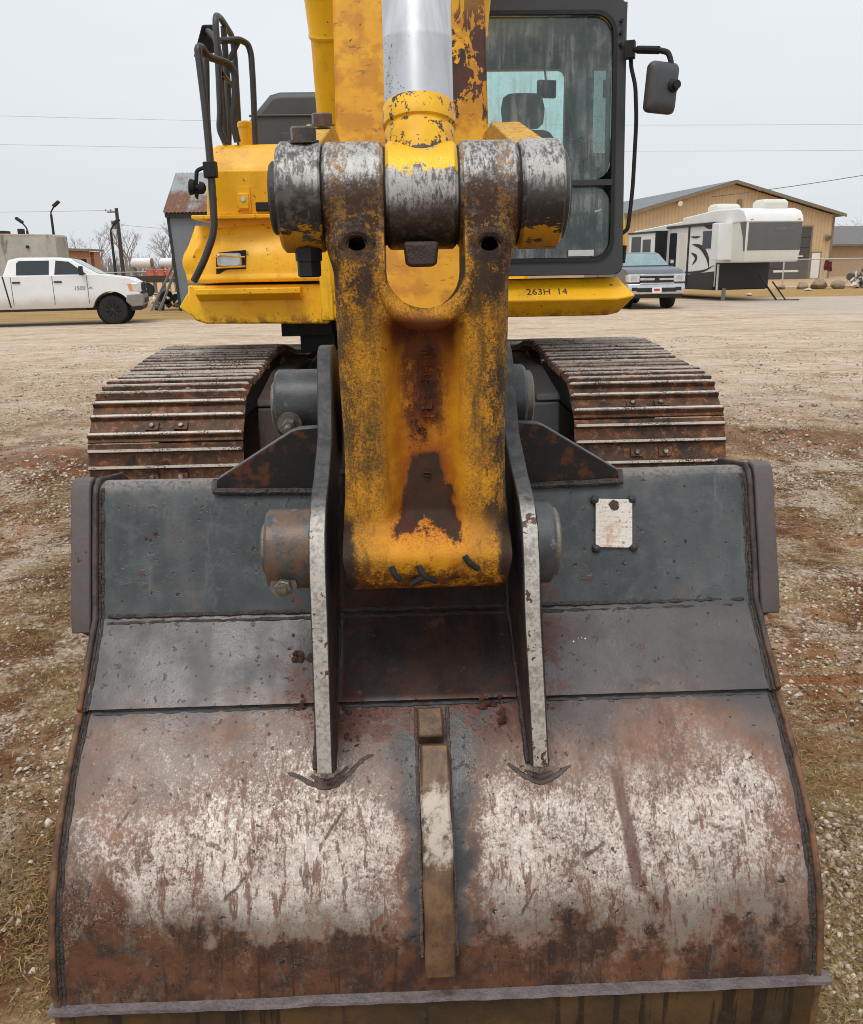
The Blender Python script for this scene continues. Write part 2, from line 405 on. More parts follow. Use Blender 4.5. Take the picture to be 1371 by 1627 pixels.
    c = nb.mix(tp, c, bc)
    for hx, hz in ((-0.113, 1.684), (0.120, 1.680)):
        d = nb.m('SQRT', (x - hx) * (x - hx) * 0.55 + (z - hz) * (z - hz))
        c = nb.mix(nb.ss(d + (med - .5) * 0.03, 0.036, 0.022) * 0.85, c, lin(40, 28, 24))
        c = nb.mix(nb.ss(d, 0.030, 0.026) * nb.ss(nb.y, 1.600, 1.610), c, lin(18, 14, 12))  # inside of the holes coloured near black in place of deep shade
    n = nb.bump(fine * 0.5 + med * 0.6 + grain * 0.3, 0.45, 0.007)
    M['casting_paint'] = nb.done(c, nb.ss(fine, 0.3, 0.7, 0.5, 0.75), 0, n, 0.3)
m_casting()
def m_dusty():
    nb = NB('dusty_yellow'); med = nb.noise(30, 5, 0.7); fine = nb.noise(110, 4, 0.72)
    c = nb.mix(nb.ss(med, 0.4, 0.6), lin(208, 156, 50), lin(184, 128, 30)); c = nb.mix(nb.ss(fine * .6 + med * .4, 0.46, 0.56) * .7, c, lin(222, 190, 118))
    c = nb.mix(nb.ss(nb.noise(55, 5, 0.75, off=(4, 1, 1)), 0.58, 0.61), c, lin(58, 40, 28)); M['dusty_yellow'] = nb.done(c, 0.7, 0, nb.bump(med + fine * .5, 0.3, 0.004), 0.25)
m_dusty()

def m_boss(name, yel_lo, yel_hi, seed, brown=0.0, cz=1.77, yfrom='low'):
    """worn pin boss with some paint left on it"""
    nb = NB(name); z = nb.z
    c, med, fine = boss_color(nb, seed, cz, brown)
    hst = nb.noise(34, 5, 0.75, stretch=(0.35, 1, 1.6) if yfrom == 'low' else (1.2, 1, 0.7), off=(seed, 2, 0))
    yv = nb.ss(z, yel_hi, yel_lo) if yfrom == 'low' else nb.ss(z, yel_lo, yel_hi)
    c = nb.mix(nb.ss(hst * 0.6 + med * 0.4 + yv * 0.16, 0.575, 0.59) * nb.ss(yv, 0, 0.1), c, lin(196, 140, 22) if yfrom == 'low' else lin(240, 184, 30))
    n = nb.bump(med * 0.6 + fine * 0.4, 0.4, 0.005)
    M[name] = nb.done(c, nb.ss(med, 0.35, 0.7, 0.36, 0.55), 0.2, n, 0.5)
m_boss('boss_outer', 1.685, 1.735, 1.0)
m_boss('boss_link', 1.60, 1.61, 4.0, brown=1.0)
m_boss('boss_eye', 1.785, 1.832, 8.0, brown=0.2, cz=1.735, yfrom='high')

def m_collar(name, dirt):
    nb = NB(name)
    med = nb.noise(22, 5, 0.65); fine = nb.noise(140, 3, 0.7)
    c = nb.mix(nb.ss(med, 0.35, 0.65), lin(76, 79, 81), lin(58, 60, 62))
    c = nb.mix(nb.ss(fine, 0.66, 0.72) * 0.7, c, lin(28, 27, 27))
    c = nb.mix(nb.ss(nb.noise(30, 5, 0.7, off=(4, 4, 1)), 0.6, 0.7) * 0.45, c, lin(140, 138, 136))
    if dirt:
        c = nb.mix(nb.ss(nb.noise(16, 5, 0.7, off=(1, 7, 1)), 0.42, 0.6) * 0.8, c, lin(112, 84, 62))
    n = nb.bump(fine * 0.6 + med * 0.6, 0.3, 0.004)
    M[name] = nb.done(c, 0.42, 0.1, n, 0.5)
m_collar('collar_paint', False); m_collar('collar_dirty', True)

def m_chrome():
    nb = NB('chrome_rod'); z = nb.z
    st = nb.noise(40, 4, 0.6, stretch=(1, 1, 0.06)); sp = nb.noise(120, 3, 0.7)
    scr = nb.noise(26, 3, 0.6, stretch=(1, 1, 4), off=(3, 3, 9))
    low = nb.ss(z, 2.052, 2.044)
    c = nb.mix(nb.ss(st, 0.35, 0.7), lin(216, 217, 220), lin(190, 192, 196))
    c2 = nb.mix(nb.ss(st, 0.4, 0.7), lin(192, 194, 197), lin(176, 178, 181))
    c = nb.mix(low, c, c2)
    c = nb.mix(nb.ss(sp + nb.ss(nb.x, 0.02, -0.05) * 0.12, 0.70, 0.74) * low, c, lin(110, 110, 110))
    c = nb.mix(nb.ss(scr, 0.745, 0.75) * low, c, lin(60, 58, 58))
    M['chrome_rod'] = nb.done(c, nb.ss(st, 0.3, 0.7, 0.3, 0.42), 0.55, nb.bump(st * 0.4 + sp * 0.2, 0.05, 0.004), 0.5)
m_chrome()

def m_bucket():
    nb = NB('bucket_steel'); x, z = nb.x - 0.012, nb.z; ax = abs(x)
    big = nb.noise(3.2, 5, 0.62, off=(2, 0, 5)); b2 = nb.noise(7.5, 5, 0.65, off=(5, 1, 0)); med = nb.noise(24, 5, 0.68)
    fine = nb.noise(95, 4, 0.7); grit = nb.noise(260, 3, 0.7)
    spk = nb.noise(230, 4, 0.75, stretch=(1.15, 0.8, 0.8)); spk2 = nb.noise(95, 5, 0.78, stretch=(1.2, 0.8, 0.75), off=(9, 2, 2))
    drip = nb.noise(34, 4, 0.65, stretch=(1, 0.3, 0.10)); drip2 = nb.noise(13, 3, 0.6, stretch=(1, 0.3, 0.07), off=(4, 0, 0))
    # old dark paint: blue-grey on the top plate, browner on the middle plate
    p1 = nb.mix(nb.ss(b2 * 0.5 + drip2 * 0.3 + med * .2, 0.38, 0.62), lin(60, 65, 67), lin(82, 86, 86))
    p1 = nb.mix(nb.ss(med * .6 + fine * .4, 0.52, 0.60) * 0.35, p1, lin(96, 100, 98))
    p2 = nb.mix(nb.ss(b2 * .7 + med * .3, 0.38, 0.62), lin(92, 86, 85), lin(74, 71, 72))
    c = nb.mix(nb.ss(z + (big - 0.5) * 0.03, 0.905, 0.885), p1, p2)
    c = nb.mix(nb.ss(drip, 0.60, 0.74) * nb.ss(z, 0.9, 1.0) * 0.4, c, lin(120, 124, 122))
    c = nb.mix(nb.ss(nb.noise(11, 5, 0.7, off=(3, 3, 8)), 0.56, 0.68) * 0.4, c, lin(100, 84, 76))
    # scuffed pale top edge
    c = nb.mix(nb.ss(z + (b2 - 0.5) * 0.06, 1.160, 1.195) * nb.ss(spk2 + med * 0.2, 0.50, 0.62) * 0.8, c, lin(150, 136, 126))
    # cool rim under the seam, then a mauve film
    t = z + (big - 0.5) * 0.10
    film = nb.mix(nb.ss(b2 * .6 + med * .4, 0.38, 0.62), lin(90, 76, 72), lin(112, 98, 92))
    film = nb.mix(nb.ss(nb.noise(10, 5, 0.7, off=(2, 7, 1)), 0.54, 0.66) * 0.6, film, lin(128, 88, 58))
    c = nb.mix(nb.ss(t, 0.745, 0.70), c, film)
    grn = nb.mix(nb.ss(b2 * .5 + med * .5, 0.40, 0.60), lin(54, 57, 57), lin(80, 84, 88))
    cen = nb.ss(ax + (b2 - .5) * .1, 0.21, 0.15) * nb.ss(z + (b2 - .5) * .12, 0.62, 0.68) + nb.ss(ax + (med - .5) * .05, 0.085, 0.055)
    c = nb.mix(cen.mn(1) * nb.ss(z, 0.775, 0.75) * 0.9, c, grn)
    b3 = nb.noise(13, 6, 0.75, stretch=(1.1, 0.8, 0.8), off=(7, 7, 3))
    # rubbed bright steel, speckled with brown; paler core has a highlight painted in
    t2 = z + (big - 0.5) * 0.26 + (b2 - 0.5) * 0.16 + (med - .5) * .05
    side = nb.ss(ax + (b2 - 0.5) * 0.30 + (big - .5) * .20 + (med - .5) * .10, 0.84, 0.58)
    mid = nb.ss(ax + (b2 - .5) * .10 + (med - .5) * .06, 0.03, 0.13)
    bright = nb.ss(t2, 0.80, 0.555) * nb.ss(t2, 0.29, 0.46) * side * mid
    pale = nb.mix(nb.ss(spk2, 0.38, 0.62), lin(234, 224, 214), lin(190, 174, 162))
    pale = nb.mix(nb.ss(t2, 0.53, 0.40), pale, lin(122, 119, 112))
    pale = nb.mix(nb.ss(t2, 0.62, 0.70), pale, lin(150, 138, 132))
    kk = spk * 0.34 + spk2 * 0.34 + fine * .32 + (b2 - 0.5) * 0.20 + (b3 - .5) * .26 + (med - .5) * .10 + bright * 0.125 - 0.095
    k = nb.ss(kk, 0.445, 0.58)
    brn = nb.mix(nb.ss(b2 * .5 + b3 * .5, 0.42, 0.56), lin(96, 68, 57), lin(136, 86, 52))
    c = nb.mix(nb.ss(bright, 0.0, 0.5) * nb.ss(b2 * .7 + med * 0.3, 0.36, 0.56) * 0.85, c, brn)
    c = nb.mix(nb.ss(bright + (b3 - .5) * .5, 0.05, 0.8) * 0.62, c, nb.mix(nb.ss(b3, .4, .6), lin(124, 96, 80), lin(144, 126, 114)))
    c = nb.mix((k * nb.ss(bright, 0.0, 0.7)).mn(1) * 0.92, c, pale)
    runs = nb.ss(nb.noise(60, 5, 0.72, stretch=(1, 0.3, 0.22), off=(1, 1, 7)) + (b2 - .5) * .25, 0.545, 0.60) * bright
    c = nb.mix(runs * 0.75, c, nb.mix(nb.ss(med, .4, .6), lin(112, 62, 32), lin(76, 50, 38)))
    for gx, gz_, ga, gl in ((-0.62, 0.60, 0.9, 0.05), (-0.38, 0.50, 0.7, 0.06), (-0.20, 0.58, 0.8, 0.045), (-0.45, 0.56, -0.3, 0.05), (0.30, 0.52, 0.5, 0.05), (0.55, 0.56, -0.15, 0.08), (0.18, 0.45, 0.9, 0.04), (0.62, 0.62, 1.1, 0.04)):
        ca_, sa_ = math.cos(ga), math.sin(ga); u_ = (x - gx) * ca_ + (z - gz_) * sa_; v_ = (z - gz_) * ca_ - (x - gx) * sa_
        g_ = nb.ss(abs(v_ + (b3 - .5) * 0.03), 0.0042, 0.0018) * nb.ss(abs(u_), gl, gl * 0.6) * nb.ss(med, 0.42, 0.52)
        c = nb.mix(g_ * 0.8, c, lin(70, 56, 50))
    streak = nb.ss(nb.m('ABSOLUTE', x - 0.385 - (z - 0.55) * -0.10 + (b2 - .5) * 0.02), 0.016, 0.008) * nb.ss(z, 0.45, 0.48) * nb.ss(z + (med - .5) * .1, 0.68, 0.62)
    c = nb.mix(streak * 0.85, c, lin(98, 68, 58))
    # rust band at the bottom and at the left corner
    lowb = nb.ss(z + (b2 - 0.5) * 0.34 + (big - 0.5) * 0.30 + (b3 - .5) * .20 + (med - .5) * .08, 0.415, 0.365)
    lowb = lowb.mx(nb.ss(z + (b2 - 0.5) * 0.1, 0.335, 0.315))
    corner = nb.ss(x * -1 + (b2 - 0.5) * 0.30 + (med - .5) * .1 - nb.ss(z, 0.30, 0.60) * 0.24, 0.44, 0.48) * nb.ss(z, 0.62, 0.48)
    ru = nb.mix(nb.ss(med * 0.5 + b2 * 0.5, 0.42, 0.58), lin(60, 41, 32), lin(98, 62, 40))
    ru = nb.mix(nb.ss(spk2 * .35 + b3 * .65, 0.50, 0.60) * 0.75, ru, lin(94, 87, 79))
    ru = nb.mix(nb.ss(b3 * .6 + b2 * .4, 0.46, 0.38) * 0.7, ru, lin(48, 32, 25))
    ru = nb.mix(nb.ss(b3 * .5 + spk2 * .2 + b2 * .3, 0.54, 0.60) * 0.7, ru, lin(140, 80, 40))
    ru = nb.mix(nb.ss(drip, 0.54, 0.62) * 0.7, ru, lin(44, 30, 24))
    c = nb.mix(lowb.mx(corner) * nb.ss(spk * 0.5 + med * 0.3 + fine * .2 + lowb * 0.06, 0.44, 0.50), c, ru)
    # rust and clay near the lugs; darker brown in the well between them
    rm = nb.ss(ax, 0.40, 0.22) * nb.ss(z, 0.66, 0.72) * nb.ss(z, 1.05, 0.90)
    c = nb.mix(nb.ss(b2 * 0.5 + med * 0.4 + fine * .1 + rm * 0.07, 0.545, 0.58) * rm, c, nb.mix(nb.ss(fine, .4, .6), lin(104, 54, 40), lin(78, 46, 36)))
    well = nb.ss(ax, 0.20, 0.185) * nb.ss(z, 0.752, 0.765)
    wl = nb.mix(nb.ss(med * 0.5 + b2 * 0.5, 0.42, 0.58), lin(36, 26, 22), lin(62, 36, 25))
    wl = nb.mix(nb.ss(fine * .6 + spk2 * .4, 0.54, 0.60) * .5, wl, lin(84, 46, 30))
    c = nb.mix(well, c, wl)
    # pits and dark specks
    pit = nb.noise(70, 2, 0.5, off=(2, 5, 8)); c = nb.mix(nb.ss(pit, 0.70, 0.72) * 0.85, c, lin(32, 29, 27))
    peel = nb.noise(17, 5, 0.6, off=(8, 3, 1)); c = nb.mix(nb.ss(peel, 0.66, 0.68) * nb.ss(z, 0.72, 0.8) * .8, c, lin(84, 62, 54))
    # heel plate under the lip: brown, with dark runs
    heel = nb.ss(z, 0.276, 0.27)
    hc = nb.mix(nb.ss(b2, 0.35, 0.65), lin(88, 64, 36), lin(62, 46, 28))
    hc = nb.mix(nb.ss(nb.noise(26, 4, 0.6, stretch=(1, 0.2, 0.05), off=(0, 0, 3)), 0.53, 0.58) * 0.9, hc, lin(40, 28, 20))
    hc = nb.mix(nb.ss(med, 0.56, 0.64) * 0.5, hc, lin(66, 62, 50))
    c = nb.mix(heel, c, hc)
    h = med * 0.35 + fine * 0.35 + grit * 0.15 + nb.ss(pit, 0.66, 0.72) * -0.8 + k * bright * 0.3 + nb.ss(peel, 0.65, 0.69) * 0.6
    n = nb.bump(h, 0.34, 0.006); n = nb.bump(nb.noise(5.0, 3, 0.5), 0.10, 0.05, n)
    rough = nb.ss(b2 * .5 + drip2 * .5, 0.40, 0.60, 0.26, 0.46)
    rough = rough + lowb * 0.2 + well * 0.35
    M['bucket_steel'] = nb.done(c, rough, nb.ss(k * bright, 0, 1, 0.0, 0.15), n, 0.4)
m_bucket()

def m_ear():
    nb = NB('lug_steel'); x, y, z = nb.x, nb.y, nb.z
    med = nb.noise(28, 5, 0.7); fine = nb.noise(120, 3, 0.7); b2 = nb.noise(9, 5, 0.65)
    geo = nb.n('ShaderNodeNewGeometry'); sp = nb.n('ShaderNodeSeparateXYZ')
    vt = nb.n('ShaderNodeVectorTransform'); vt.vector_type = 'NORMAL'; vt.convert_from = 'WORLD'; vt.convert_to = 'OBJECT'
    nb.t.links.new(geo.outputs['Normal'], vt.inputs[0]); nb.t.links.new(vt.outputs[0], sp.inputs[0])
    edge = nb.ss(abs(S(nb, sp.outputs[0])), 0.6, 0.3)       # the rim of the plate, ground bare by wear
    c = nb.mix(nb.ss(med, 0.35, 0.65), lin(44, 43, 44), lin(62, 60, 60))
    c = nb.mix(nb.ss(b2 * 0.6 + med * 0.4, 0.50, 0.62) * nb.ss(z, 1.12, 1.0) * 0.9, c, lin(96, 60, 44))
    rim = nb.mix(nb.ss(med, 0.4, 0.6), lin(88, 88, 88), lin(64, 66, 68))
    wp = nb.mix(nb.ss(fine * 0.5 + med * 0.5, 0.36, 0.56), lin(138, 132, 124), lin(188, 183, 175))
    wp = nb.mix(nb.ss(med * 0.6 + b2 * 0.4, 0.545, 0.58), wp, lin(82, 58, 44))
    rim = nb.mix(nb.ss(z + (med - 0.5) * 0.05, 1.215, 1.18), rim, wp)
    c = nb.mix(edge, c, rim)
    n = nb.bump(med * 0.5 + fine * 0.5, 0.3, 0.004)
    M['lug_steel'] = nb.done(c, 0.5, 0.1, n, 0.4)
m_ear()
def m_gusset():
    nb = NB('gusset_steel'); med = nb.noise(28, 5, 0.7); fine = nb.noise(120, 3, 0.7); b2 = nb.noise(12, 5, 0.65)
    geo = nb.n('ShaderNodeNewGeometry'); sp = nb.n('ShaderNodeSeparateXYZ'); nb.t.links.new(geo.outputs['Normal'], sp.inputs[0])
    edge = nb.ss(S(nb, sp.outputs[2]), 0.3, 0.6)
    c = nb.mix(nb.ss(b2 * .6 + med * .4, 0.50, 0.58), lin(34, 32, 32), lin(88, 50, 30))
    c = nb.mix(edge, c, nb.mix(nb.ss(med, .4, .6), lin(96, 98, 100), lin(72, 74, 76)))
    M['gusset_steel'] = nb.done(c, 0.5, 0.05, nb.bump(med * .5 + fine * .5, 0.3, 0.004), 0.35)
m_gusset()

def m_shoe():
    nb = NB('shoe_steel'); x, y, z = nb.x, nb.y, nb.z; rd = nb.rnd()
    sh = nb.n('ShaderNodeCombineXYZ'); nb.put(sh.inputs[1], rd * 31.0); nb.put(sh.inputs[0], rd * 17.0)
    ad = nb.n('ShaderNodeVectorMath'); ad.operation = 'ADD'; nb.t.links.new(nb.pos.k, ad.inputs[0]); nb.t.links.new(sh.outputs[0], ad.inputs[1])
    v = S(nb, ad.outputs[0])
    big = nb.noise(6, 5, 0.65, vec=v); med = nb.noise(26, 5, 0.7, vec=v); fine = nb.noise(110, 3, 0.7, vec=v)
    c = nb.mix(nb.ss(big * 0.6 + med * 0.4, 0.38, 0.62), lin(66, 50, 40), lin(106, 70, 48))
    c = nb.mix(nb.ss(med * 0.7 + big * 0.3, 0.53, 0.61) * 0.8, c, lin(150, 90, 54))
    c = nb.mix(nb.ss(fine * 0.5 + med * 0.5, 0.54, 0.62) * 0.65, c, lin(146, 120, 88))
    c = nb.mix(nb.ss(nb.noise(9, 4, 0.6, vec=v, off=(4, 4, 4)), 0.58, 0.64) * 0.8, c, lin(44, 38, 35))
    tip = nb.ss(z + (med - 0.5) * 0.012, 0.033, 0.040) * nb.ss(rd, 0.02, 0.35, 0.45, 1.0)
    c = nb.mix(tip * nb.ss(fine * .6 + big * 0.4, 0.38, 0.50), c, lin(202, 194, 184))
    n = nb.bump(med * 0.6 + fine * 0.5, 0.5, 0.008)
    M['shoe_steel'] = nb.done(c, 0.55, 0.1, n, 0.35)
m_shoe()

def m_glass(name, tint, rough=0.02, dirt=0.25):
    nb = NB(name)
    tr = nb.n('ShaderNodeBsdfTransparent'); tr.inputs[0].default_value = (*tint, 1)
    gl = nb.n('ShaderNodeBsdfGlossy'); gl.inputs['Roughness'].default_value = rough; gl.inputs[0].default_value = (0.9, 1, 0.98, 1)
    lw = nb.n('ShaderNodeFresnel'); lw.inputs[0].default_value = 1.5
    m1 = nb.n('ShaderNodeMixShader'); nb.t.links.new(lw.outputs[0], m1.inputs[0]); nb.t.links.new(tr.outputs[0], m1.inputs[1]); nb.t.links.new(gl.outputs[0], m1.inputs[2])
    # dried runs of rain and dust, with pale reflections and haze painted as a film
    runs = nb.noise(26, 5, 0.65, stretch=(1, 1, 0.06)); blot = nb.noise(5, 5, 0.7)
    df = nb.n('ShaderNodeBsdfDiffuse'); df.inputs[0].default_value = (0.50, 0.54, 0.53, 1)
    m2 = nb.n('ShaderNodeMixShader'); f = (nb.ss(runs, 0.46, 0.66) * nb.ss(blot, 0.3, 0.65) * dirt * 0.85 + nb.ss(blot, 0.3, 0.8) * dirt * 0.35)
    nb.put(m2.inputs[0], f); nb.t.links.new(m1.outputs[0], m2.inputs[1]); nb.t.links.new(df.outputs[0], m2.inputs[2])
    nb.t.links.new(m2.outputs[0], nb.out.inputs[0]); M[name] = nb.mat
m_glass('cab_glass', (0.86, 0.93, 0.915), dirt=0.42); m_glass('clear_glass', (0.84, 0.96, 0.94), dirt=0.10)

simple('cab_paint', lin(58, 59, 61), 0.45, 0, 0.12, 5, 0.08, 60)
simple('cab_trim', lin(70, 72, 70), 0.6, 0, 0.15, 4)
simple('rubber', lin(26, 26, 27), 0.7, 0, 0.2, 8, 0.1, 60)
simple('seat_fabric', lin(44, 46, 48), 0.85, 0, 0.2, 12, 0.2, 120)
simple('hood_paint', lin(72, 74, 76), 0.5, 0, 0.1, 5, 0.06, 50)
simple('rail_paint', lin(58, 58, 58), 0.45, 0, 0.18, 14, 0.1, 90)
simple('black_steel', lin(30, 29, 28), 0.6, 0.1, 0.35, 8, 0.25, 50)
simple('frame_steel', lin(62, 50, 44), 0.7, 0, 0.35, 5, 0.3, 40)
simple('frame_grey', lin(58, 58, 60), 0.6, 0, 0.25, 5, 0.2, 40)
simple('bolt_steel', lin(118, 112, 102), 0.45, 0.35, 0.3, 30, 0.3, 150)
simple('dark_bolt', lin(58, 57, 56), 0.5, 0.2, 0.3, 30, 0.3, 150)
simple('side_plate', lin(88, 79, 77), 0.5, 0.05, 0.16, 7, 0.12, 90)
simple('weld', lin(64, 55, 51), 0.5, 0.0, 0.45, 24, 0.8, 110)
simple('lug_brown', lin(58, 44, 38), 0.6, 0.0, 0.35, 30, 0.4, 90)
simple('weld_brown', lin(98, 82, 76), 0.45, 0.0, 0.35, 26, 0.8, 120)
simple('lip_steel', lin(98, 88, 88), 0.5, 0.05, 0.35, 22, 0.5, 70)
simple('clay', lin(88, 60, 48), 0.95, 0, 0.35, 25, 0.8, 90)
simple('lens', lin(210, 212, 212), 0.15, 0.3, 0.12, 12, 0.1, 40)
simple('orange_rust', lin(102, 74, 56), 0.7, 0, 0.6, 18, 0.6, 60)

def m_edge():
    nb = NB('edge_steel'); med = nb.noise(26, 5, 0.72); b2 = nb.noise(9, 5, 0.7)
    lo = nb.mix(nb.ss(med * .6 + b2 * .4, 0.42, 0.58), lin(74, 54, 42), lin(122, 86, 60)); hi = nb.mix(nb.ss(med, 0.4, 0.6), lin(58, 52, 50), lin(82, 72, 68))
    c = nb.mix(nb.ss(nb.z + (med - .5) * .08, 0.86, 0.80), hi, lo); M['edge_steel'] = nb.done(c, 0.6, 0, nb.bump(med, 0.6, 0.006), 0.35)
m_edge()

def m_wearbar():
    nb = NB('wear_bar_steel'); z = nb.z
    med = nb.noise(30, 5, 0.7, stretch=(1, 1, 0.6)); fine = nb.noise(110, 3, 0.7); b2 = nb.noise(11, 5, 0.65)
    c = nb.mix(nb.ss(b2 * .5 + med * .5, 0.40, 0.60), lin(78, 58, 43), lin(118, 88, 60))
    hi = nb.ss(z, 0.50, 0.56) * nb.ss(z, 0.70, 0.64)
    c = nb.mix(nb.ss(med * 0.6 + fine * 0.2 + hi * 0.30, 0.60, 0.74) * hi * .8, c, lin(194, 182, 168))
    c = nb.mix(nb.ss(nb.noise(24, 5, 0.7, off=(3, 3, 3)), 0.56, 0.64) * nb.ss(z, 0.52, 0.42) * 0.8, c, lin(72, 52, 38))
    M['wear_bar_steel'] = nb.done(c, 0.45, 0.1, nb.bump(med * .5 + fine * .5, 0.3, 0.005), 0.45)
m_wearbar()

def m_plate():
    nb = NB('maker_plate'); x, z = nb.x, nb.z
    ln = nb.noise(60, 4, 0.8, stretch=(1.0, 1, 3.5)); row = nb.m('SINE', z * 560.0)
    c = nb.mix(nb.ss(ln, 0.3, 0.7), lin(236, 228, 218), lin(214, 204, 192))
    txt = nb.ss(nb.noise(230, 2, 0.6, stretch=(1, 1, 0.3)), 0.52, 0.56) * nb.ss(row, 0.2, 0.6) * nb.ss(ln, 0.40, 0.55)
    c = nb.mix(txt * 0.55, c, lin(110, 100, 92))
    st = nb.ss(abs(x + 0.005), 0.030, 0.010) * nb.ss(z, 0.012, -0.012) * nb.ss(nb.noise(50, 4, 0.7), 0.4, 0.6)
    c = nb.mix(st * 0.65, c, lin(196, 150, 104))
    bl = nb.noise(32, 4, 0.7, off=(1.3, 0, 0.7)); d = nb.m('SQRT', x * x + (z - 0.040) * (z - 0.040))
    c = nb.mix(nb.ss(d + (bl - 0.5) * 0.035, 0.013, 0.010), c, lin(70, 56, 46))
    c = nb.mix(nb.ss(nb.noise(70, 3, 0.6, off=(6, 0, 0)), 0.70, 0.72), c, lin(90, 78, 66))
    M['maker_plate'] = nb.done(c, 0.5, 0.0, None, 0.4)
m_plate()
# ------------------------------------------------------------------ the excavator
YAW = R(1.72); BY = 6.5
EX = empty('excavator', (0.03 - BY * math.sin(YAW), BY * math.cos(YAW), 0), YAW)
tag(EX, 'yellow tracked excavator with its rusty bucket and linkage facing the viewer', 'excavator')
def part(mb, name, mat, parent=None, **k):
    return mb.build(name, mat, parent or EX, loc=None if parent else (0, -BY, 0), **k)
def mpart(me, name, mat, parent=None, loc=None):
    me.materials.clear(); me.materials.append(M[mat])
    o = bpy.data.objects.new(name, me); COL.objects.link(o); o.parent = parent or EX
    o.location = loc or ((0, 0, 0) if parent else (0, -BY, 0)); return o
def catmull(pts, n=6):
    P = [np.array(p, float) for p in pts]; P = [2 * P[0] - P[1]] + P + [2 * P[-1] - P[-2]]; out = []
    for i in range(1, len(P) - 2):
        for k in range(n):
            t = k / n
            out.append(0.5 * ((2 * P[i]) + (-P[i - 1] + P[i + 1]) * t + (2 * P[i - 1] - 5 * P[i] + 4 * P[i + 1] - P[i + 2]) * t * t
                              + (-P[i - 1] + 3 * P[i] - 3 * P[i + 1] + P[i + 2]) * t ** 3))
    out.append(P[-2]); return [tuple(p) for p in out]

# --- undercarriage: two tracks of triple-bar shoes
def track_path(flip):
    pts = []
    for a in range(-90, -271, -9):     # front idler: bottom, front, top
        pts.append((4.85 + 0.42 * math.cos(R(a)), (0.59 if a < -180 else 0.59 - 0.14 * math.cos(R(2 * (a + 180))) ** 2 * 0) + 0.42 * math.sin(R(a)) - (0.15 * max(0, (a + 180) / 90.0))))
    pts += [(5.30, 1.035), (5.70, 1.075), (6.05, 1.09), (6.4, 1.07), (7.0, 0.98), (7.8, 0.90), (8.4, 0.87)]
    for a in range(90, -91, -9): pts.append((8.70 + 0.42 * math.cos(R(a)), 0.45 + 0.42 * math.sin(R(a))))
    return pts + [(7.5, 0.03), (6.0, 0.03)]
def shoe_mesh():
    h, g = 0.011, 0.044
    prof = [(-0.132, 0), (-0.132, h)]
    for c in (-0.100, 0.012, 0.098):
        prof += [(c - 0.014, h), (c - 0.006, g), (c + 0.006, g), (c + 0.014, h)]
    prof += [(0.132, h), (0.132, 0)]
    xs = [-0.40, -0.385, -0.2, 0.0, 0.2, 0.385, 0.40]
    mb = MB()
    rings = []
    for i, x in enumerate(xs):
        e = 0.75 if i in (0, len(xs) - 1) else 1.0
        rings.append([(x, p[0], p[1] * e) for p in prof])
    mb.loft(rings)
    for bx in (-0.075, 0.075):            # bolt pads between the first two bars
        mb.box(bx - 0.034, bx + 0.034, -0.068, -0.022, h - 0.004, h + 0.014)
        mb.lathe((bx, -0.045, h + 0.012), (0, 0, 1), [(0, 0.015), (0.010, 0.015), (0.013, 0.011)], 6)
    return mb.mesh('shoe')
shoe_me = shoe_mesh(); shoe_me.materials.append(M['shoe_steel'])
for s, fm in ((-1, 'frame_steel'), (1, 'frame_grey')):
    cx = 1.27 * s
    fb = MB()
    fb.box(cx - 0.22, cx + 0.22, 5.35, 8.35, 0.30, 0.72)
    fb.prism([(4.72, 0.62), (4.78, 0.90), (5.4, 0.985), (6.4, 0.985), (6.4, 0.45), (4.9, 0.45)], 'x', cx - 0.43 * s, cx - 0.60 * s)
    fb.prism([(4.78, 0.905), (4.80, 0.945), (5.4, 1.03), (6.3, 1.03), (6.3, 1.0), (5.4, 1.0)], 'x', cx - 0.425 * s, cx - 0.56 * s)
    tr = part(fb, 'track', fm, bevel=0.012)
    w_ = MB(); w_.lathe((cx - 0.11, 4.87, 0.52), (1, 0, 0), [(0, 0.26), (0.03, 0.36), (0.19, 0.36), (0.22, 0.26)], 32); part(w_, 'idler_wheel', 'frame_steel', tr)
    w_ = MB(); w_.lathe((cx - 0.09, 8.70, 0.45), (1, 0, 0), [(0, 0.26), (0.04, 0.36), (0.14, 0.36), (0.18, 0.26)], 32); part(w_, 'drive_sprocket', 'frame_steel', tr)
    pts = [np.array(p) for p in track_path(s)]; pts.append(pts[0])
    seg = [np.linalg.norm(pts[i + 1] - pts[i]) for i in range(len(pts) - 1)]; tot = sum(seg)
    n = int(round(tot / 0.262)); cum = np.concatenate([[0], np.cumsum(seg)])
    def at_len(L):
        L = L % tot; i = min(int(np.searchsorted(cum, L, 'right')) - 1, len(seg) - 1)
        return pts[i] + (pts[i + 1] - pts[i]) * ((L - cum[i]) / seg[i])
    for k in range(n):
        L = tot * (k + (0.15 if s < 0 else 0.42)) / n
        p = at_len(L); q = at_len(L + 0.10) - at_len(L - 0.10); th = math.atan2(q[1], q[0])
        o = bpy.data.objects.new('shoe', shoe_me); COL.objects.link(o); o.parent = tr
        o.location = (cx + random.uniform(-.004, .004), p[0], p[1]); o.rotation_euler = (th + random.uniform(-.02, .02), 0, random.uniform(-.004, .004))
cb = MB(); cb.box(-0.72, 0.72, 5.9, 7.9, 0.52, 0.98); cb.prism([(5.6, 0.70), (5.9, 0.98), (5.9, 0.52)], 'x', -0.6, 0.6)
part(cb, 'car_body', 'black_steel', bevel=0.03)
sb = MB(); sb.lathe((0, 6.95, 0.98), (0, 0, 1), [(0, 0.62), (0.10, 0.62), (0.10, 0.70), (0.20, 0.70), (0.20, 0.60), (0.34, 0.60)], 48)
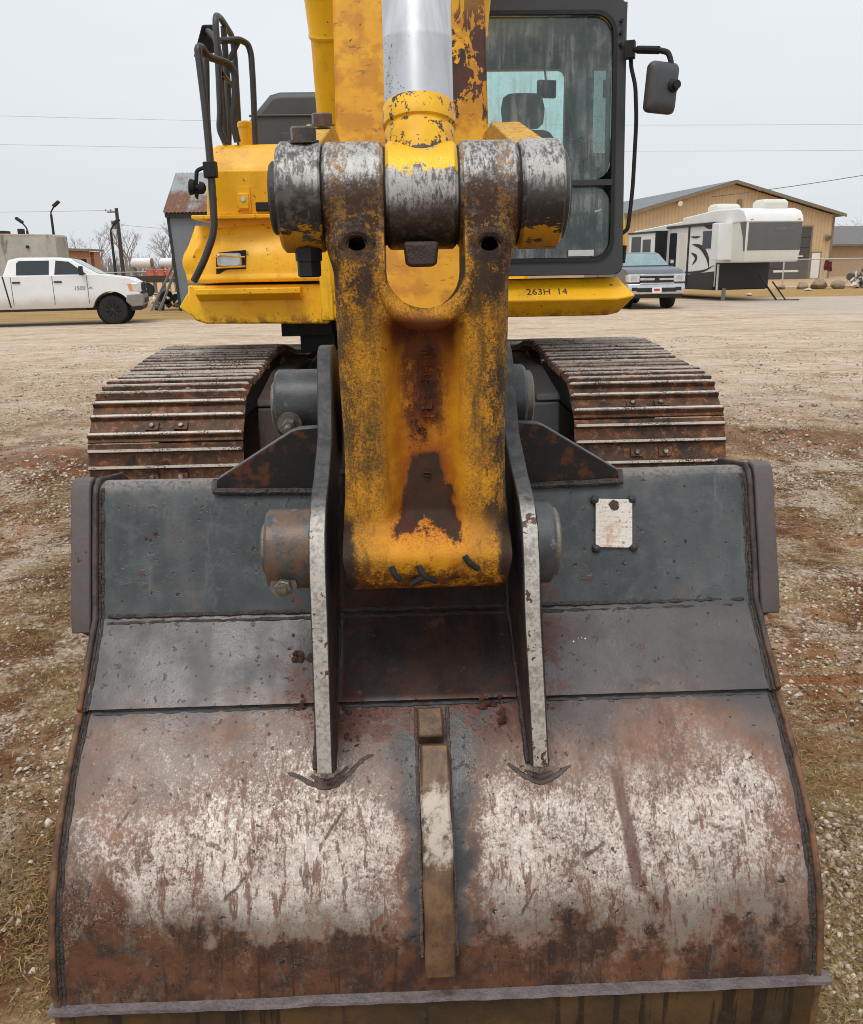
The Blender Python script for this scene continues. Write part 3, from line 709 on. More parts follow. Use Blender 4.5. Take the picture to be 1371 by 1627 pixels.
sb.box(-0.74, -0.50, 6.15, 6.5, 1.07, 1.20); sb.box(-0.84, -0.5, 5.95, 6.3, 1.20, 1.32)
part(sb, 'swing_bearing', 'black_steel', bevel=0.006)

# --- upper structure: deck, side boxes, hood
dk = MB(); dk.box(-1.28, 1.25, 5.46, 9.3, 1.335, 1.47); dk.box(-0.46, 0.34, 5.38, 6.2, 1.33, 1.50)
part(dk, 'deck', 'yellow_paint', bevel=0.02)
cw = MB(); cw.prism([(-1.3, 9.2), (-1.3, 9.6), (-0.9, 9.95), (0.9, 9.95), (1.3, 9.6), (1.3, 9.2)], 'z', 1.25, 2.35); part(cw, 'counterweight', 'yellow_paint', bevel=0.05)
# right-hand step beam under the cab, with a turned-up pointed end
sec = [(5.33, 1.556), (5.205, 1.437), (5.31, 1.336), (5.5, 1.336), (5.5, 1.556)]
b = MB()
rings = [[(0.20, p[0], p[1]) for p in sec], [(1.255, p[0], p[1]) for p in sec]]
tip = [(5.40, 1.545), (5.215, 1.452), (5.33, 1.365), (5.5, 1.36), (5.5, 1.54)]
rings[1] = [(1.28, 5.33, 1.557), (1.25, 5.205, 1.437), (1.20, 5.31, 1.336), (1.20, 5.5, 1.336), (1.28, 5.5, 1.557)]
rings.append([(1.30, 5.36, 1.53), (1.362, 5.22, 1.455), (1.285, 5.32, 1.352), (1.28, 5.5, 1.352), (1.30, 5.5, 1.53)])
b.loft(rings); stepb = part(b, 'step_beam', 'yellow_paint', bevel=0.01)
for tx, x0 in (('263H', 0.785), ('14', 0.925)):
    me = text_mesh(tx, 0.066, 0.0006)
    slope = math.atan2(1.556 - 1.437, 5.33 - 5.205)
    me.transform(Matrix.Translation((x0, 5.250, 1.4825)) @ Matrix.Rotation(slope, 4, 'X'))
    mpart(me, 'stencil_number', 'dark_bolt', stepb)
# low box: rounded underside, step plate, jutting corner
b = MB(); b.prism([(-1.315, 1.553), (-1.318, 1.40), (-1.285, 1.345), (-1.22, 1.325), (-0.475, 1.312), (-0.475, 1.548)], 'y', 5.42, 6.9)
low = part(b, 'lower_box', 'yellow_paint', bevel=0.012)
b = MB(); b.prism([(5.42, 1.536), (5.325, 1.532), (5.325, 1.50), (5.40, 1.462), (5.42, 1.462)], 'x', -1.25, -0.63)
part(b, 'step_plate', 'yellow_paint', low, bevel=0.004)
b = MB(); b.prism([(-1.31, 1.53), (-1.385, 1.425), (-1.31, 1.37)], 'y', 5.46, 6.4); part(b, 'corner_fin', 'yellow_paint', low, bevel=0.006)
b = MB(); b.box(-0.515, -0.44, 5.36, 5.6, 1.335, 1.90); part(b, 'edge_post', 'yellow_paint', low, bevel=0.006)
# lamp box with its stove-in corner
def dent_box(x0, x1, y0, y1, z0, z1, fn, nx=40, ny=10, nz=26):
    mb = MB()
    def face(f, n1, n2):
        mb.grid([[fn(*f(i / (n1 - 1), j / (n2 - 1))) for j in range(n2)] for i in range(n1)])
    lx, ly, lz = (lambda t: x0 + (x1 - x0) * t), (lambda t: y0 + (y1 - y0) * t), (lambda t: z0 + (z1 - z0) * t)
    face(lambda u, v: (lx(u), y0, lz(v)), nx, nz); face(lambda u, v: (lx(u), y1, lz(v)), nx, nz)
    face(lambda u, v: (x0, ly(u), lz(v)), ny, nz); face(lambda u, v: (x1, ly(u), lz(v)), ny, nz)
    face(lambda u, v: (lx(u), ly(v), z0), nx, ny); face(lambda u, v: (lx(u), ly(v), z1), nx, ny)
    me = mb.mesh('lamp_box', sharp=0, fixn=False)
    bm = bmesh.new(); bm.from_mesh(me); bmesh.ops.remove_doubles(bm, verts=bm.verts, dist=1e-4)
    bmesh.ops.recalc_face_normals(bm, faces=bm.faces); bm.to_mesh(me); bm.free(); me.shade_smooth(); me.set_sharp_from_angle(angle=R(42)); return me
def dent(x, y, z):
    fz = (z - 1.567) / (1.90 - 1.567); front = max(0, 1 - (y - 5.40) / 0.25)
    # the front leans back at the top and the outer corner is pushed in
    y2 = y + 0.10 * fz * fz * front
    e = max(0, (-1.05 - x) / 0.28)
    y2 += 0.06 * e * e * front + 0.035 * front * math.exp(-((x + 1.17) / 0.05) ** 2) * math.exp(-((fz - 0.62) / 0.30) ** 2)
    y2 -= 0.03 * front * math.exp(-((x + 1.26) / 0.035) ** 2) * math.exp(-((fz - 0.45) / 0.28) ** 2)
    y2 += 0.022 * front * math.exp(-((x + 0.93) / 0.14) ** 2) * math.exp(-((fz - 0.70) / 0.16) ** 2)
    y2 -= 0.014 * front * math.exp(-((fz - 0.06) / 0.05) ** 2)
    x2 = x + (0.05 * max(0, fz - 0.5) * 2 if x < -1.1 else 0) - 0.028 * math.exp(-((fz - 0.36) / 0.2) ** 2) * e
    z2 = z - (0.02 * math.exp(-((x + 1.12) / 0.10) ** 2) * front if fz > 0.95 else 0)
    return (x2, y2, z2)
lamp_me = dent_box(-1.315, -0.475, 5.40, 6.9, 1.567, 1.90, dent)
lampb = mpart(lamp_me, 'lamp_box', 'yellow_paint')
b = MB(); b.prism([(-1.133, 1.617), (-0.953, 1.625), (-0.950, 1.752), (-1.105, 1.740), (-1.125, 1.722)], 'y', 5.405, 5.43); part(b, 'lamp_recess', 'rubber', lampb)
b = MB(); b.loft([[(x, 5.405, z) for x, z in rrect(-1.122, -0.975, 1.655, 1.736, 0.02, 4)], [(x, 5.388, z) for x, z in rrect(-1.112, -0.985, 1.664, 1.728, 0.02, 4)]]); part(b, 'headlamp', 'lens', lampb)
b = MB(); b.tube([(-1.128, 5.392, 1.712), (-1.09, 5.384, 1.726), (-1.03, 5.384, 1.716), (-0.953, 5.392, 1.712)], 0.004, 6)
b.tube([(-1.130, 5.392, 1.652), (-0.953, 5.39, 1.658)], 0.005, 6); part(b, 'lamp_guard', 'yellow_paint', lampb)
# ledge, upper tool box with lock and slot
b = MB(); b.box(-1.25, -0.475, 5.40, 6.9, 1.93, 1.952); b.box(-1.15, -0.48, 5.50, 6.8, 1.88, 1.932); part(b, 'ledge', 'yellow_paint', bevel=0.004)
b = MB(); rings = []
for z, x0, y in ((1.952, -1.165, 5.43), (2.10, -1.150, 5.42), (2.195, -1.125, 5.415), (2.215, -1.118, 5.435), (2.315, -1.112, 5.47), (2.342, -1.09, 5.50), (2.350, -1.05, 5.55)):
    rings.append([(x0, y, z), (-0.475, y, z), (-0.475, 6.9, z), (x0, 6.9, z)])
b.loft(rings); tb = part(b, 'tool_box', 'yellow_paint', bevel=0.014)
b = MB(); b.box(-0.978, -0.900, 5.412, 5.44, 1.975, 2.105); part(b, 'latch_recess', 'yellow_paint', tb)
b = MB(); b.box(-0.970, -0.908, 5.402, 5.43, 1.982, 2.070); part(b, 'latch_plate', 'yellow_paint', tb, bevel=0.006)
b = MB(); b.cyl((-0.939, 5.396, 2.038), (-0.939, 5.42, 2.038), 0.014, 16); part(b, 'lock', 'lens', tb)
b = MB(); b.box(-0.872, -0.775, 5.41, 5.44, 1.968, 2.020); part(b, 'hand_slot', 'rubber', tb, bevel=0.006)
b = MB(); b.lathe((-0.985, 5.98, 2.34), (0, 0, 1), [(0, 0.05), (0.16, 0.05), (0.165, 0.056), (0.19, 0.056), (0.20, 0.048)], 20); part(b, 'filler_neck', 'yellow_paint', tb)
b = MB(); b.box(-0.86, -0.70, 5.62, 5.9, 2.345, 2.36); part(b, 'top_hatch', 'yellow_paint', tb, bevel=0.004)
b = MB(); b.prism([(-1.25, 2.3), (-1.25, 2.70), (-1.19, 2.80), (-1.03, 2.965), (-0.95, 2.985), (0.10, 2.985), (0.10, 2.3)], 'y', 7.5, 9.2); hood = part(b, 'engine_hood', 'hood_paint', bevel=0.05, seg=3)
b = MB(); b.box(-1.20, 0.1, 7.484, 7.52, 2.80, 2.815); b.box(-0.95, -0.80, 7.47, 7.52, 2.60, 2.68); part(b, 'hood_rib', 'hood_paint', hood, bevel=0.006)

# --- handrails and mirror on the tool box
RAILS = [
 [(-1.227, 5.22, 1.58), (-1.155, 5.2, 1.69), (-1.08, 5.2, 1.851), (-1.076, 5.22, 2.197), (-1.084, 5.24, 2.507), (-1.103, 5.26, 2.807), (-1.09, 5.3, 2.821), (-1.068, 5.34, 2.78), (-0.977, 5.48, 2.772), (-0.952, 5.5, 2.727), (-0.96, 5.5, 2.582), (-0.986, 5.5, 2.481), (-0.965, 5.5, 2.36)],
 [(-1.038, 5.5, 2.36), (-1.066, 5.5, 2.431), (-1.052, 5.5, 2.516), (-1.047, 5.52, 2.758), (-1.048, 5.54, 2.913), (-1.049, 5.56, 3.04), (-1.046, 5.7, 3.062), (-1.035, 6.0, 3.031), (-1.028, 6.0, 2.918), (-1.037, 6.0, 2.36)],
 [(-1.21, 5.9, 2.0), (-1.21, 5.9, 2.561), (-1.186, 5.9, 2.877), (-1.187, 5.9, 3.04), (-1.145, 5.8, 3.016), (-1.078, 5.7, 2.943), (-1.058, 5.65, 2.845), (-1.055, 5.6, 2.36)],
 [(-1.042, 5.6, 2.916), (-0.942, 5.7, 2.945), (-0.903, 5.75, 2.932), (-0.89, 5.76, 2.88), (-0.89, 5.76, 2.729), (-0.902, 5.76, 2.34)],
 [(-1.049, 5.8, 3.039), (-1.049, 5.8, 2.91), (-1.048, 5.8, 2.731), (-1.057, 5.8, 2.527), (-1.077, 5.8, 2.34)]]
for k, p in enumerate(RAILS):
    b = MB(); b.tube(smooth_path(p, 5, 0.4), 0.0185 if k else 0.021, 10); part(b, 'handrail', 'rail_paint')
b = MB(); b.tube([(-0.954, 5.7, 2.928), (-1.011, 5.66, 2.819)], 0.016, 8); part(b, 'rail_brace', 'rail_paint')
b = MB(); b.tube([(-1.033, 5.55, 2.734), (-1.033, 5.9, 2.724)], 0.014, 8); part(b, 'rail_brace', 'rail_paint')
b = MB(); b.loft([[(-1.175, 5.78, 3.05), (-1.115, 5.88, 3.075), (-1.14, 5.88, 2.93), (-1.232, 5.73, 2.86)], [(-1.165, 5.86, 3.05), (-1.105, 5.95, 3.07), (-1.13, 5.95, 2.93), (-1.215, 5.82, 2.86)]])
part(b, 'side_mirror', 'rubber', bevel=0.012)
b = MB(); b.tube(smooth_path([(-1.075, 5.2, 2.186), (-1.118, 5.2, 2.19), (-1.152, 5.2, 2.175), (-1.160, 5.2, 2.12), (-1.165, 5.2, 2.095)], 4), 0.012, 8)
b.obox((-1.078, 5.215, 2.18), ((1, 0, 0.05), (0, 1, 0), (0, 0, 1)), (0.035, 0.035, 0.042)); part(b, 'rail_clamp', 'rubber', bevel=0.006)
b = MB(); b.lathe((-1.205, 5.20, 2.092), (1, 0.1, -0.1), [(0, 0.03), (0.008, 0.045), (0.03, 0.04), (0.04, 0.018), (0.055, 0.02), (0.06, 0.036), (0.085, 0.03), (0.095, 0.012)], 12)
b.tube([(-1.16, 5.2, 2.07), (-1.165, 5.2, 2.04), (-1.16, 5.2, 2.025)], 0.012, 8, rs=[0.014, 0.011, 0.004]); part(b, 'clamp_knob', 'rubber')

# --- cab
LEAN = 0.10
def ly_(z): return 5.225 + LEAN * (z - 1.58)
def ring_frame(outer, inner, y0, y1, fn=None):
    mb = MB(); n = len(outer)
    v = [(p[0], y0, p[1]) for p in outer] + [(p[0], y0, p[1]) for p in inner] + [(p[0], y1, p[1]) for p in outer] + [(p[0], y1, p[1]) for p in inner]
    f = []
    for i in range(n):
        j = (i + 1) % n
        f += [(i, j, n + j, n + i), (2 * n + j, 2 * n + i, 3 * n + i, 3 * n + j), (i, 2 * n + i, 2 * n + j, j), (n + i, n + j, 3 * n + j, 3 * n + i)]
    if fn: v = [fn(*p) for p in v]
    mb.add(v, f); return mb
lean = lambda x, y, z: (x, y + LEAN * (z - 1.58), z)
fr = ring_frame(rrect(0.20, 1.275, 1.575, 3.06, 0.05), rrect(0.30, 1.205, 1.665, 2.985, 0.11), 5.225, 5.33, lean)
cab = part(fr, 'cab', 'cab_paint', bevel=0.006)
b = ring_frame(rrect(0.285, 1.220, 1.65, 3.0, 0.12), rrect(0.307, 1.198, 1.672, 2.978, 0.105), 5.215, 5.232, lean); part(b, 'window_seal', 'rubber', cab)
def side_frame(x0, x1, hy0, hy1, hz0, hz1):
    mb = ring_frame(rrect(5.33, 6.72, 1.575, 3.06, 0.03), rrect(hy0, hy1, hz0, hz1, 0.10), x0, x1, lambda a, b_, c: (b_, a + LEAN * (c - 1.58) * max(0, (6.72 - a) / 1.39), c))
    return mb
part(side_frame(1.215, 1.272, 5.48, 6.10, 1.95, 2.95), 'side_wall', 'cab_paint', cab)
part(side_frame(0.205, 0.26, 5.48, 6.55, 2.1, 2.95), 'side_wall', 'cab_paint', cab)
part(ring_frame(rrect(0.26, 1.215, 1.575, 3.06, 0.03), rrect(0.36, 1.165, 2.40, 2.95, 0.05), 6.62, 6.70), 'rear_wall', 'cab_trim', cab)
b = MB(); b.box(0.20, 1.275, 5.36, 6.72, 3.06, 3.14); part(b, 'roof', 'cab_paint', cab, bevel=0.03)
b = MB(); b.box(0.27, 1.21, 5.36, 6.66, 1.575, 1.60); part(b, 'floor', 'cab_trim', cab)
b = MB(); b.prism([(x, z) for x, z in rrect(0.31, 1.196, 1.675, 2.070, 0.10, 5)], 'y', 5.243, 5.249); o = part(b, 'front_window', 'cab_glass', cab)
b = MB(); b.prism([(x, z) for x, z in rrect(0.31, 1.196, 2.105, 2.976, 0.10, 5)], 'y', 5.243, 5.249); o2 = part(b, 'front_window', 'cab_glass', cab)
for q in (o, o2):
    for vv in q.data.vertices: vv.co.y += LEAN * (vv.co.z - 1.58)
b = MB(); b.box(0.30, 1.205, 5.262, 5.292, 2.070, 2.105); part(b, 'window_bar', 'cab_paint', cab, bevel=0.004)
b = MB(); b.prism(rrect(0.37, 1.155, 2.41, 2.94, 0.05), 'y', 6.64, 6.646); part(b, 'rear_window', 'clear_glass', cab)
b = MB(); b.prism(rrect(5.50, 6.08, 1.97, 2.93, 0.09), 'x', 1.24, 1.246); part(b, 'side_window', 'clear_glass', cab)
b = MB(); b.prism(rrect(5.50, 6.53, 2.12, 2.93, 0.09), 'x', 0.230, 0.236); part(b, 'side_window', 'clear_glass', cab)
b = MB(); b.box(1.2725, 1.284, 5.40, 5.52, 1.62, 3.05); b.box(1.2725, 1.279, 5.56, 5.62, 1.62, 3.05); st_ = part(b, 'door_strip', 'cab_trim', cab, bevel=0.004)
for z in (2.82, 2.88, 2.94): b = MB(); b.cyl((1.240, 5.335, z), (1.240, 5.352, z), 0.010, 10); part(b, 'bolt_head', 'rubber', cab)
# seat, consoles, levers, monitor
b = MB(); rings = []
for z, hw, d, y in ((2.62, 0.10, 0.05, 6.16), (2.60, 0.13, 0.075, 6.16), (2.53, 0.145, 0.085, 6.15), (2.44, 0.135, 0.08, 6.14), (2.41, 0.10, 0.05, 6.14)):
    rings.append([(0.80 + hw * math.cos(a) * (abs(math.cos(a)) ** -0.35 if abs(math.cos(a)) > .05 else 1), y + d * math.sin(a), z + 0.09) for a in [2 * math.pi * k / 20 for k in range(20)]])
b.loft(rings); part(b, 'headrest', 'seat_fabric', cab, sharp=60)
b = MB(); b.loft([[(0.80 + s * hw, y + e, z) for s, e in ((-1, -0.06), (1, -0.06), (1, 0.07), (-1, 0.07))] for z, hw, y in ((1.95, 0.23, 6.02), (2.2, 0.25, 6.08), (2.40, 0.23, 6.13), (2.49, 0.17, 6.15))]); part(b, 'seat_back', 'seat_fabric', cab, bevel=0.04, seg=3)
b = MB(); b.box(0.57, 1.03, 5.65, 6.1, 1.85, 2.0); part(b, 'seat_cushion', 'seat_fabric', cab, bevel=0.04, seg=3)
b = MB(); b.box(1.04, 1.19, 5.62, 6.25, 1.62, 2.17); b.box(0.38, 0.55, 5.62, 6.25, 1.62, 2.12); part(b, 'console', 'cab_trim', cab, bevel=0.03)
b = MB(); b.tube([(1.10, 5.72, 2.15), (1.10, 5.70, 2.30)], 0.013, 8); b.lathe((1.10, 5.70, 2.28), (0, -0.1, 1), [(0, 0.02), (0.03, 0.03), (0.09, 0.026), (0.11, 0.01)], 10); part(b, 'lever', 'rubber', cab)
b = MB(); b.obox((1.07, 5.55, 2.30), ((1, .3, 0), (-.3, 1, .2), (0, 0, 1)), (0.075, 0.02, 0.055)); b.tube([(1.10, 5.58, 2.25), (1.15, 5.6, 1.9)], 0.012, 8); part(b, 'monitor', 'rubber', cab, bevel=0.008)
b = MB(); b.obox((1.01, 6.50, 2.80), ((1, 0.2, 0), (-.2, 1, 0), (0, 0, 1)), (0.065, 0.02, 0.055)); b.tube([(1.01, 6.52, 2.84), (1.01, 6.6, 2.96)], 0.008, 6); part(b, 'inner_mirror', 'rubber', cab, bevel=0.006)
b = MB(); b.box(0.40, 0.62, 5.42, 5.60, 1.60, 1.78); b.tube([(0.72, 5.45, 1.60), (0.70, 5.40, 1.95)], 0.012, 8); b.tube([(0.85, 5.45, 1.60), (0.87, 5.40, 1.95)], 0.012, 8); part(b, 'pedal_box', 'rubber', cab, bevel=0.01)
b = MB(); b.obox((1.03, 5.232 + 0.012, 1.700), ((1, 0, 0), (0, 1, LEAN), (0, -LEAN, 1)), (0.075, 0.002, 0.017)); 
simple('sticker', lin(226, 228, 228), 0.5, 0, 0.1, 60); part(b, 'window_sticker', 'sticker', cab)
b = MB(); b.prism([(5.40, 1.60), (5.345, 1.66), (5.345, 1.80), (5.40, 1.92)], 'x', 1.276, 1.315); part(b, 'cab_edge', 'yellow_paint', cab, bevel=0.004)
b = MB(); b.tube([(1.30, 5.335, 1.64), (1.305, 5.33, 1.74)], 0.016, 8); part(b, 'door_catch', 'rubber', cab)
b = MB(); b.tube(smooth_path([(1.270, 5.36, 2.80), (1.296, 5.33, 2.76), (1.298, 5.32, 2.70), (1.322, 5.30, 2.60), (1.334, 5.29, 2.42), (1.330, 5.29, 2.05), (1.312, 5.29, 1.83), (1.270, 5.30, 1.80)], 4), 0.012, 8); part(b, 'grab_handle', 'rubber', cab)
b = MB(); b.tube(smooth_path([(1.270, 5.36, 2.795), (1.309, 5.27, 2.778), (1.394, 5.12, 2.742), (1.437, 5.09, 2.725), (1.450, 5.07, 2.68), (1.452, 5.05, 2.56)], 5), 0.015, 10)
b.tube([(1.315, 5.26, 2.775), (1.394, 5.12, 2.742)], 0.021, 10); b.obox((1.285, 5.31, 2.785), ((1, -.4, 0), (.4, 1, 0), (0, 0, 1)), (0.028, 0.028, 0.045)); arm_o = part(b, 'mirror_arm', 'rubber', bevel=0.003)
b = MB(); c0 = Vector((1.402, 5.05, 2.543)); ux = Vector((0.985, 0.30, -0.05)).normalized(); uz = Vector((0.075, 0.04, 1.0)).normalized(); un = ux.cross(uz)
rr = rrect(-0.090, 0.090, -0.128, 0.128, 0.03, 5)
if un.y > 0: un = -un
b.loft([[c0 - un * d + ux * (x * s) + uz * (z * s) for x, z in rr] for d, s in ((0.03, 0.96), (0.012, 1.0), (-0.005, 1.0), (-0.022, 0.90), (-0.030, 0.6))]); part(b, 'rear_view_mirror', 'hood_paint', arm_o, sharp=50)
b = MB(); b.lathe(c0 - un * -0.02 + ux * 0.05 + uz * 0.01, un, [(0, 0.034), (0.016, 0.034), (0.03, 0.022), (0.05, 0.022)], 18); part(b, 'mirror_joint', 'rubber', arm_o)

# --- boom, boom cylinders, stick
b = MB(); b.prism([(5.6, 1.65), (5.0, 2.5), (4.1, 4.3), (3.9, 5.6), (4.4, 5.6), (4.8, 4.4), (6.0, 2.6), (6.2, 1.7)], 'x', -0.27, 0.27); part(b, 'boom', 'stick_paint', bevel=0.015)
for s in (-1, 1):
    b = MB(); ax_ = Vector((0, -0.43, 1.0)).normalized(); p0 = Vector((0.335 * s - 0.01, 4.98, 1.55))
    b.lathe(p0, ax_, [(0, 0.075), (1.22, 0.075), (1.22, 0.080), (1.235, 0.086), (1.25, 0.082), (1.40, 0.092), (1.44, 0.096), (1.46, 0.096), (1.46, 0.045), (1.50, 0.045)], 28)
    for k in range(10):
        a = 2 * math.pi * k / 10; u = ax_.orthogonal().normalized(); v = ax_.cross(u)
        b.lathe(p0 + ax_ * 1.455 + (u * math.cos(a) + v * math.sin(a)) * 0.076, ax_, [(0, 0.012), (0.018, 0.012)], 6)
    bc = part(b, 'boom_cylinder', 'yellow_paint')
    b = MB(); b.cyl(p0 + ax_ * 1.45, p0 + ax_ * 2.6, 0.042, 20); part(b, 'piston_rod', 'chrome_rod', bc)
b = MB()
tipc = [(2.09 + 0.13 * math.cos(R(a)), 1.326 + 0.13 * math.sin(R(a))) for a in range(200, 331, 13)]
b.prism([(2.70, 2.85), (2.51, 2.16), (2.365, 1.70), (2.61, 1.70), (2.95, 2.3), (3.3, 3.4), (3.6, 4.6), (3.25, 4.6)], 'x', -0.19, 0.212)
b.prism([(2.37, 1.73), (2.2, 1.52), (1.98, 1.40)] + tipc + [(2.55, 1.60), (2.60, 1.73)], 'x', -0.165, 0.175)
part(b, 'stick', 'stick_paint', bevel=0.008)
# --- bucket cylinder rod, guide links, tilt casting
TP = Vector((0.011, 1.69, 1.771))          # top pin
rd = Vector((0, 0.27, 0.963)).normalized()
b = MB(); b.lathe((-0.052, TP.y, TP.z), (1, 0, 0), [(0, 0.088), (0.006, 0.094), (0.121, 0.094), (0.127, 0.088)], 48)
eye = part(b, 'rod_eye', 'boss_eye')
b = MB()
rings = []
for t, hw, dp, dz in ((0.02, 0.0635, 0.078, 0), (0.06, 0.0635, 0.074, 0), (0.095, 0.064, 0.068, 0), (0.117, 0.0645, 0.0645, 0), (0.120, 0.0625, 0.0625, 0), (0.124, 0.0625, 0.0625, 0), (0.127, 0.067, 0.067, 0), (0.160, 0.067, 0.067, 0), (0.164, 0.064, 0.064, 0)):
    c = Vector((0.012, TP.y, TP.z)) + rd * t; v = Vector((1, 0, 0)).cross(rd)
    rings.append([c + Vector((1, 0, 0)) * (hw * math.cos(a)) + v * (dp * math.sin(a)) for a in [2 * math.pi * k / 40 for k in range(40)]])
b.loft(rings)
def m_collaryel():
    nb = NB('rod_collar_paint'); med = nb.noise(34, 5, 0.7); fine = nb.noise(150, 3, 0.7); z = nb.z
    c = nb.mix(nb.ss(nb.noise(9, 4), 0.35, 0.65), lin(242, 186, 34), lin(224, 160, 20))
    c = nb.mix(nb.ss(med + nb.ss(z, 1.88, 1.82) * 0.10, 0.565, 0.58), c, lin(78, 66, 56))
    c = nb.mix(nb.ss(nb.noise(48, 5, 0.7, off=(2, 2, 2)) + nb.ss(z, 1.905, 1.93) * 0.12, 0.68, 0.70), c, lin(46, 36, 30))
    M['rod_collar_paint'] = nb.done(c, 0.5, 0, nb.bump(med * .6 + fine * .3, 0.3, 0.004), 0.4)
m_collaryel()
part(b, 'rod_collar', 'rod_collar_paint', eye, sharp=50)
b = MB(); p0 = Vector((0.012, TP.y, TP.z)) + rd * 0.15; b.cyl(p0, p0 + rd * 1.6, 0.0635, 48); part(b, 'chrome_rod', 'chrome_rod', eye)
b = MB(); b.cyl(p0 + rd * 1.55, p0 + rd * 2.9, 0.10, 32); part(b, 'cylinder_barrel', 'yellow_paint', eye)
b = MB(); b.prism([(-0.024, 1.69), (-0.020, 1.652), (-0.014, 1.646), (0.030, 1.646), (0.036, 1.652), (0.040, 1.69)], 'y', 1.606, 1.68); part(b, 'grease_lug', 'lug_brown', eye, bevel=0.006)

for s, x0, x1, pe in ((-1, -0.245, -0.166, -0.262), (1, 0.188, 0.264, 0.279)):
    b = MB(); b.lathe((x0, TP.y, TP.z), (1, 0, 0), [(0, 0.090), (0.006, 0.096), (x1 - x0 - 0.004, 0.096), (x1 - x0, 0.092)], 48)
    lk = part(b, 'guide_link', 'boss_outer')
    b = MB(); xa, xb = (x0 + 0.004, x1 - 0.012) if s < 0 else (x0 + 0.004, x1 - 0.004)
    b.prism([(1.70, 1.855), (2.20, 1.970), (2.40, 1.970), (2.50, 1.93), (2.50, 1.84), (2.1, 1.76), (1.78, 1.70)], 'x', xa, xb)
    part(b, 'link_plate', 'dusty_yellow', lk, bevel=0.003)
    b = MB(); b.lathe((x0 + 0.002 if s < 0 else x1 - 0.002, TP.y, TP.z), (s, 0, 0), [(0, 0.064), (0.014, 0.064), (0.018, 0.060)], 40); part(b, 'pin_cap', 'dark_bolt', lk)
    if s > 0:
        b = MB(); b.lathe((x1 - 0.001, TP.y, TP.z), (1, 0, 0), [(0, 0.078), (0.010, 0.078), (0.012, 0.074)], 40); part(b, 'pin_flange', 'collar_paint', lk)
    else:
        for y, z, up in ((1.665, 1.862, 1), (2.10, 1.951, 1)):
            b = MB(); b.lathe((-0.196, y, z), (0, -0.1, 1), [(0, 0.029), (0.004, 0.029), (0.004, 0.024), (0.024, 0.024), (0.027, 0.021)], 6); part(b, 'bolt_head', 'collar_dirty', lk)
        b = MB(); b.lathe((-0.198, 1.665, 1.682), (0, 0, -1), [(0, 0.026), (0.022, 0.026), (0.022, 0.023), (0.048, 0.023), (0.051, 0.018)], 6); part(b, 'nut', 'rubber', lk)

# the tilt casting: two rails with a sunk web, a saddle under the rod eye, a full-width foot on the lower pin
CX = 0.008
FZ, FY, FR = 1.112, 1.632, 0.082
def sst(t): t = min(1, max(0, t)); return t * t * (3 - 2 * t)
def c_half(z): return 0.157 + 0.0145 * sst((z - 1.63) / 0.07) + 0.004 * sst((1.22 - z) / 0.05) - 0.006 * sst((1.12 - z) / 0.05) - 0.004 * math.exp(-((z - 1.32) / 0.09) ** 2)
def c_front(x, z):
    hw = c_half(z); ax = abs(x)
    d = 1.588 - 0.012 * sst((z - 1.45) / 0.2) + 0.0205 * sst((z - 1.655) / 0.06)
    ch = 0.050 * sst((0.086 - ax) / 0.050) * sst((z - 1.135) / 0.05) * sst((1.560 - z) / 0.030)
    d += ch
    d += 0.034 * max(0, (ax - (hw - 0.032)) / 0.032) ** 2.2
    if z < FZ + 0.075:
        k = FY - math.sqrt(max(0.0, FR * FR - min(FR * FR, (z - FZ) ** 2)))
        t = sst((FZ + 0.075 - z) / 0.075)
        d = d * (1 - t) + k * t if z > FZ else k + 0.0
    return d
b = MB(); rings = []
zs = list(np.linspace(1.772, FZ, 96)) + [FZ - FR * math.sin(a) for a in np.linspace(0.05, 1.5, 16)]
for z in zs:
    hw = c_half(z); fr_ = [(CX + x, c_front(x, z), z) for x in np.linspace(-hw, hw, 61)]
    yb = 1.745 if z > FZ else FY + math.sqrt(max(1e-6, FR * FR - (z - FZ) ** 2))
    if z > FZ: yb = 1.745 + (FY + FR - 1.745) * sst((FZ + 0.12 - z) / 0.12)
    bk = [(CX + x, yb, z) for x in np.linspace(hw, -hw, 9)]
    rings.append(fr_ + bk)
b.loft(rings)
body = part(b, 'tilt_casting', 'casting_paint', sharp=50)
cut = MB()
sx, sr, szc = CX + 0.006, 0.071, 1.636
poly = [(sx + sr, 1.95), (sx - sr, 1.95)] + [(sx + sr * math.cos(R(a)), szc + sr * math.sin(R(a))) for a in range(180, 361, 12)]
cut.prism(poly, 'y', 1.3, 2.1)
cut2 = MB()
for hx, hz in ((-0.105, 1.684), (0.128, 1.680)): cut2.lathe((hx, 1.50, hz - 0.010), (0, 1, 0.10), [(0, 0.017), (0.19, 0.014)], 20)
def boolean(o, mb, op='DIFFERENCE'):
    c = mb.build('cutter', 'rubber', EX, loc=(0, -BY, 0)); md = o.modifiers.new('cut', 'BOOLEAN'); md.object = c; md.operation = op; md.solver = 'EXACT'
    dg = bpy.context.evaluated_depsgraph_get(); dg.update()
    me = bpy.data.meshes.new_from_object(o.evaluated_get(dg)); o.modifiers.clear(); o.data = me; bpy.data.objects.remove(c)
boolean(body, cut); boolean(body, cut2)
body.data.shade_smooth(); body.data.set_sharp_from_angle(angle=R(48))
b = MB(); arc = [(sx + (sr + 0.006) * math.cos(R(a)), 1.583, szc + (sr + 0.006) * math.sin(R(a)) - 0.004) for a in range(186, 355, 8)]
b.tube(arc, 0.02, 12, rs=[0.010 + 0.011 * math.sin(math.pi * i / (len(arc) - 1)) for i in range(len(arc))]); part(b, 'saddle_lip', 'casting_paint', body)
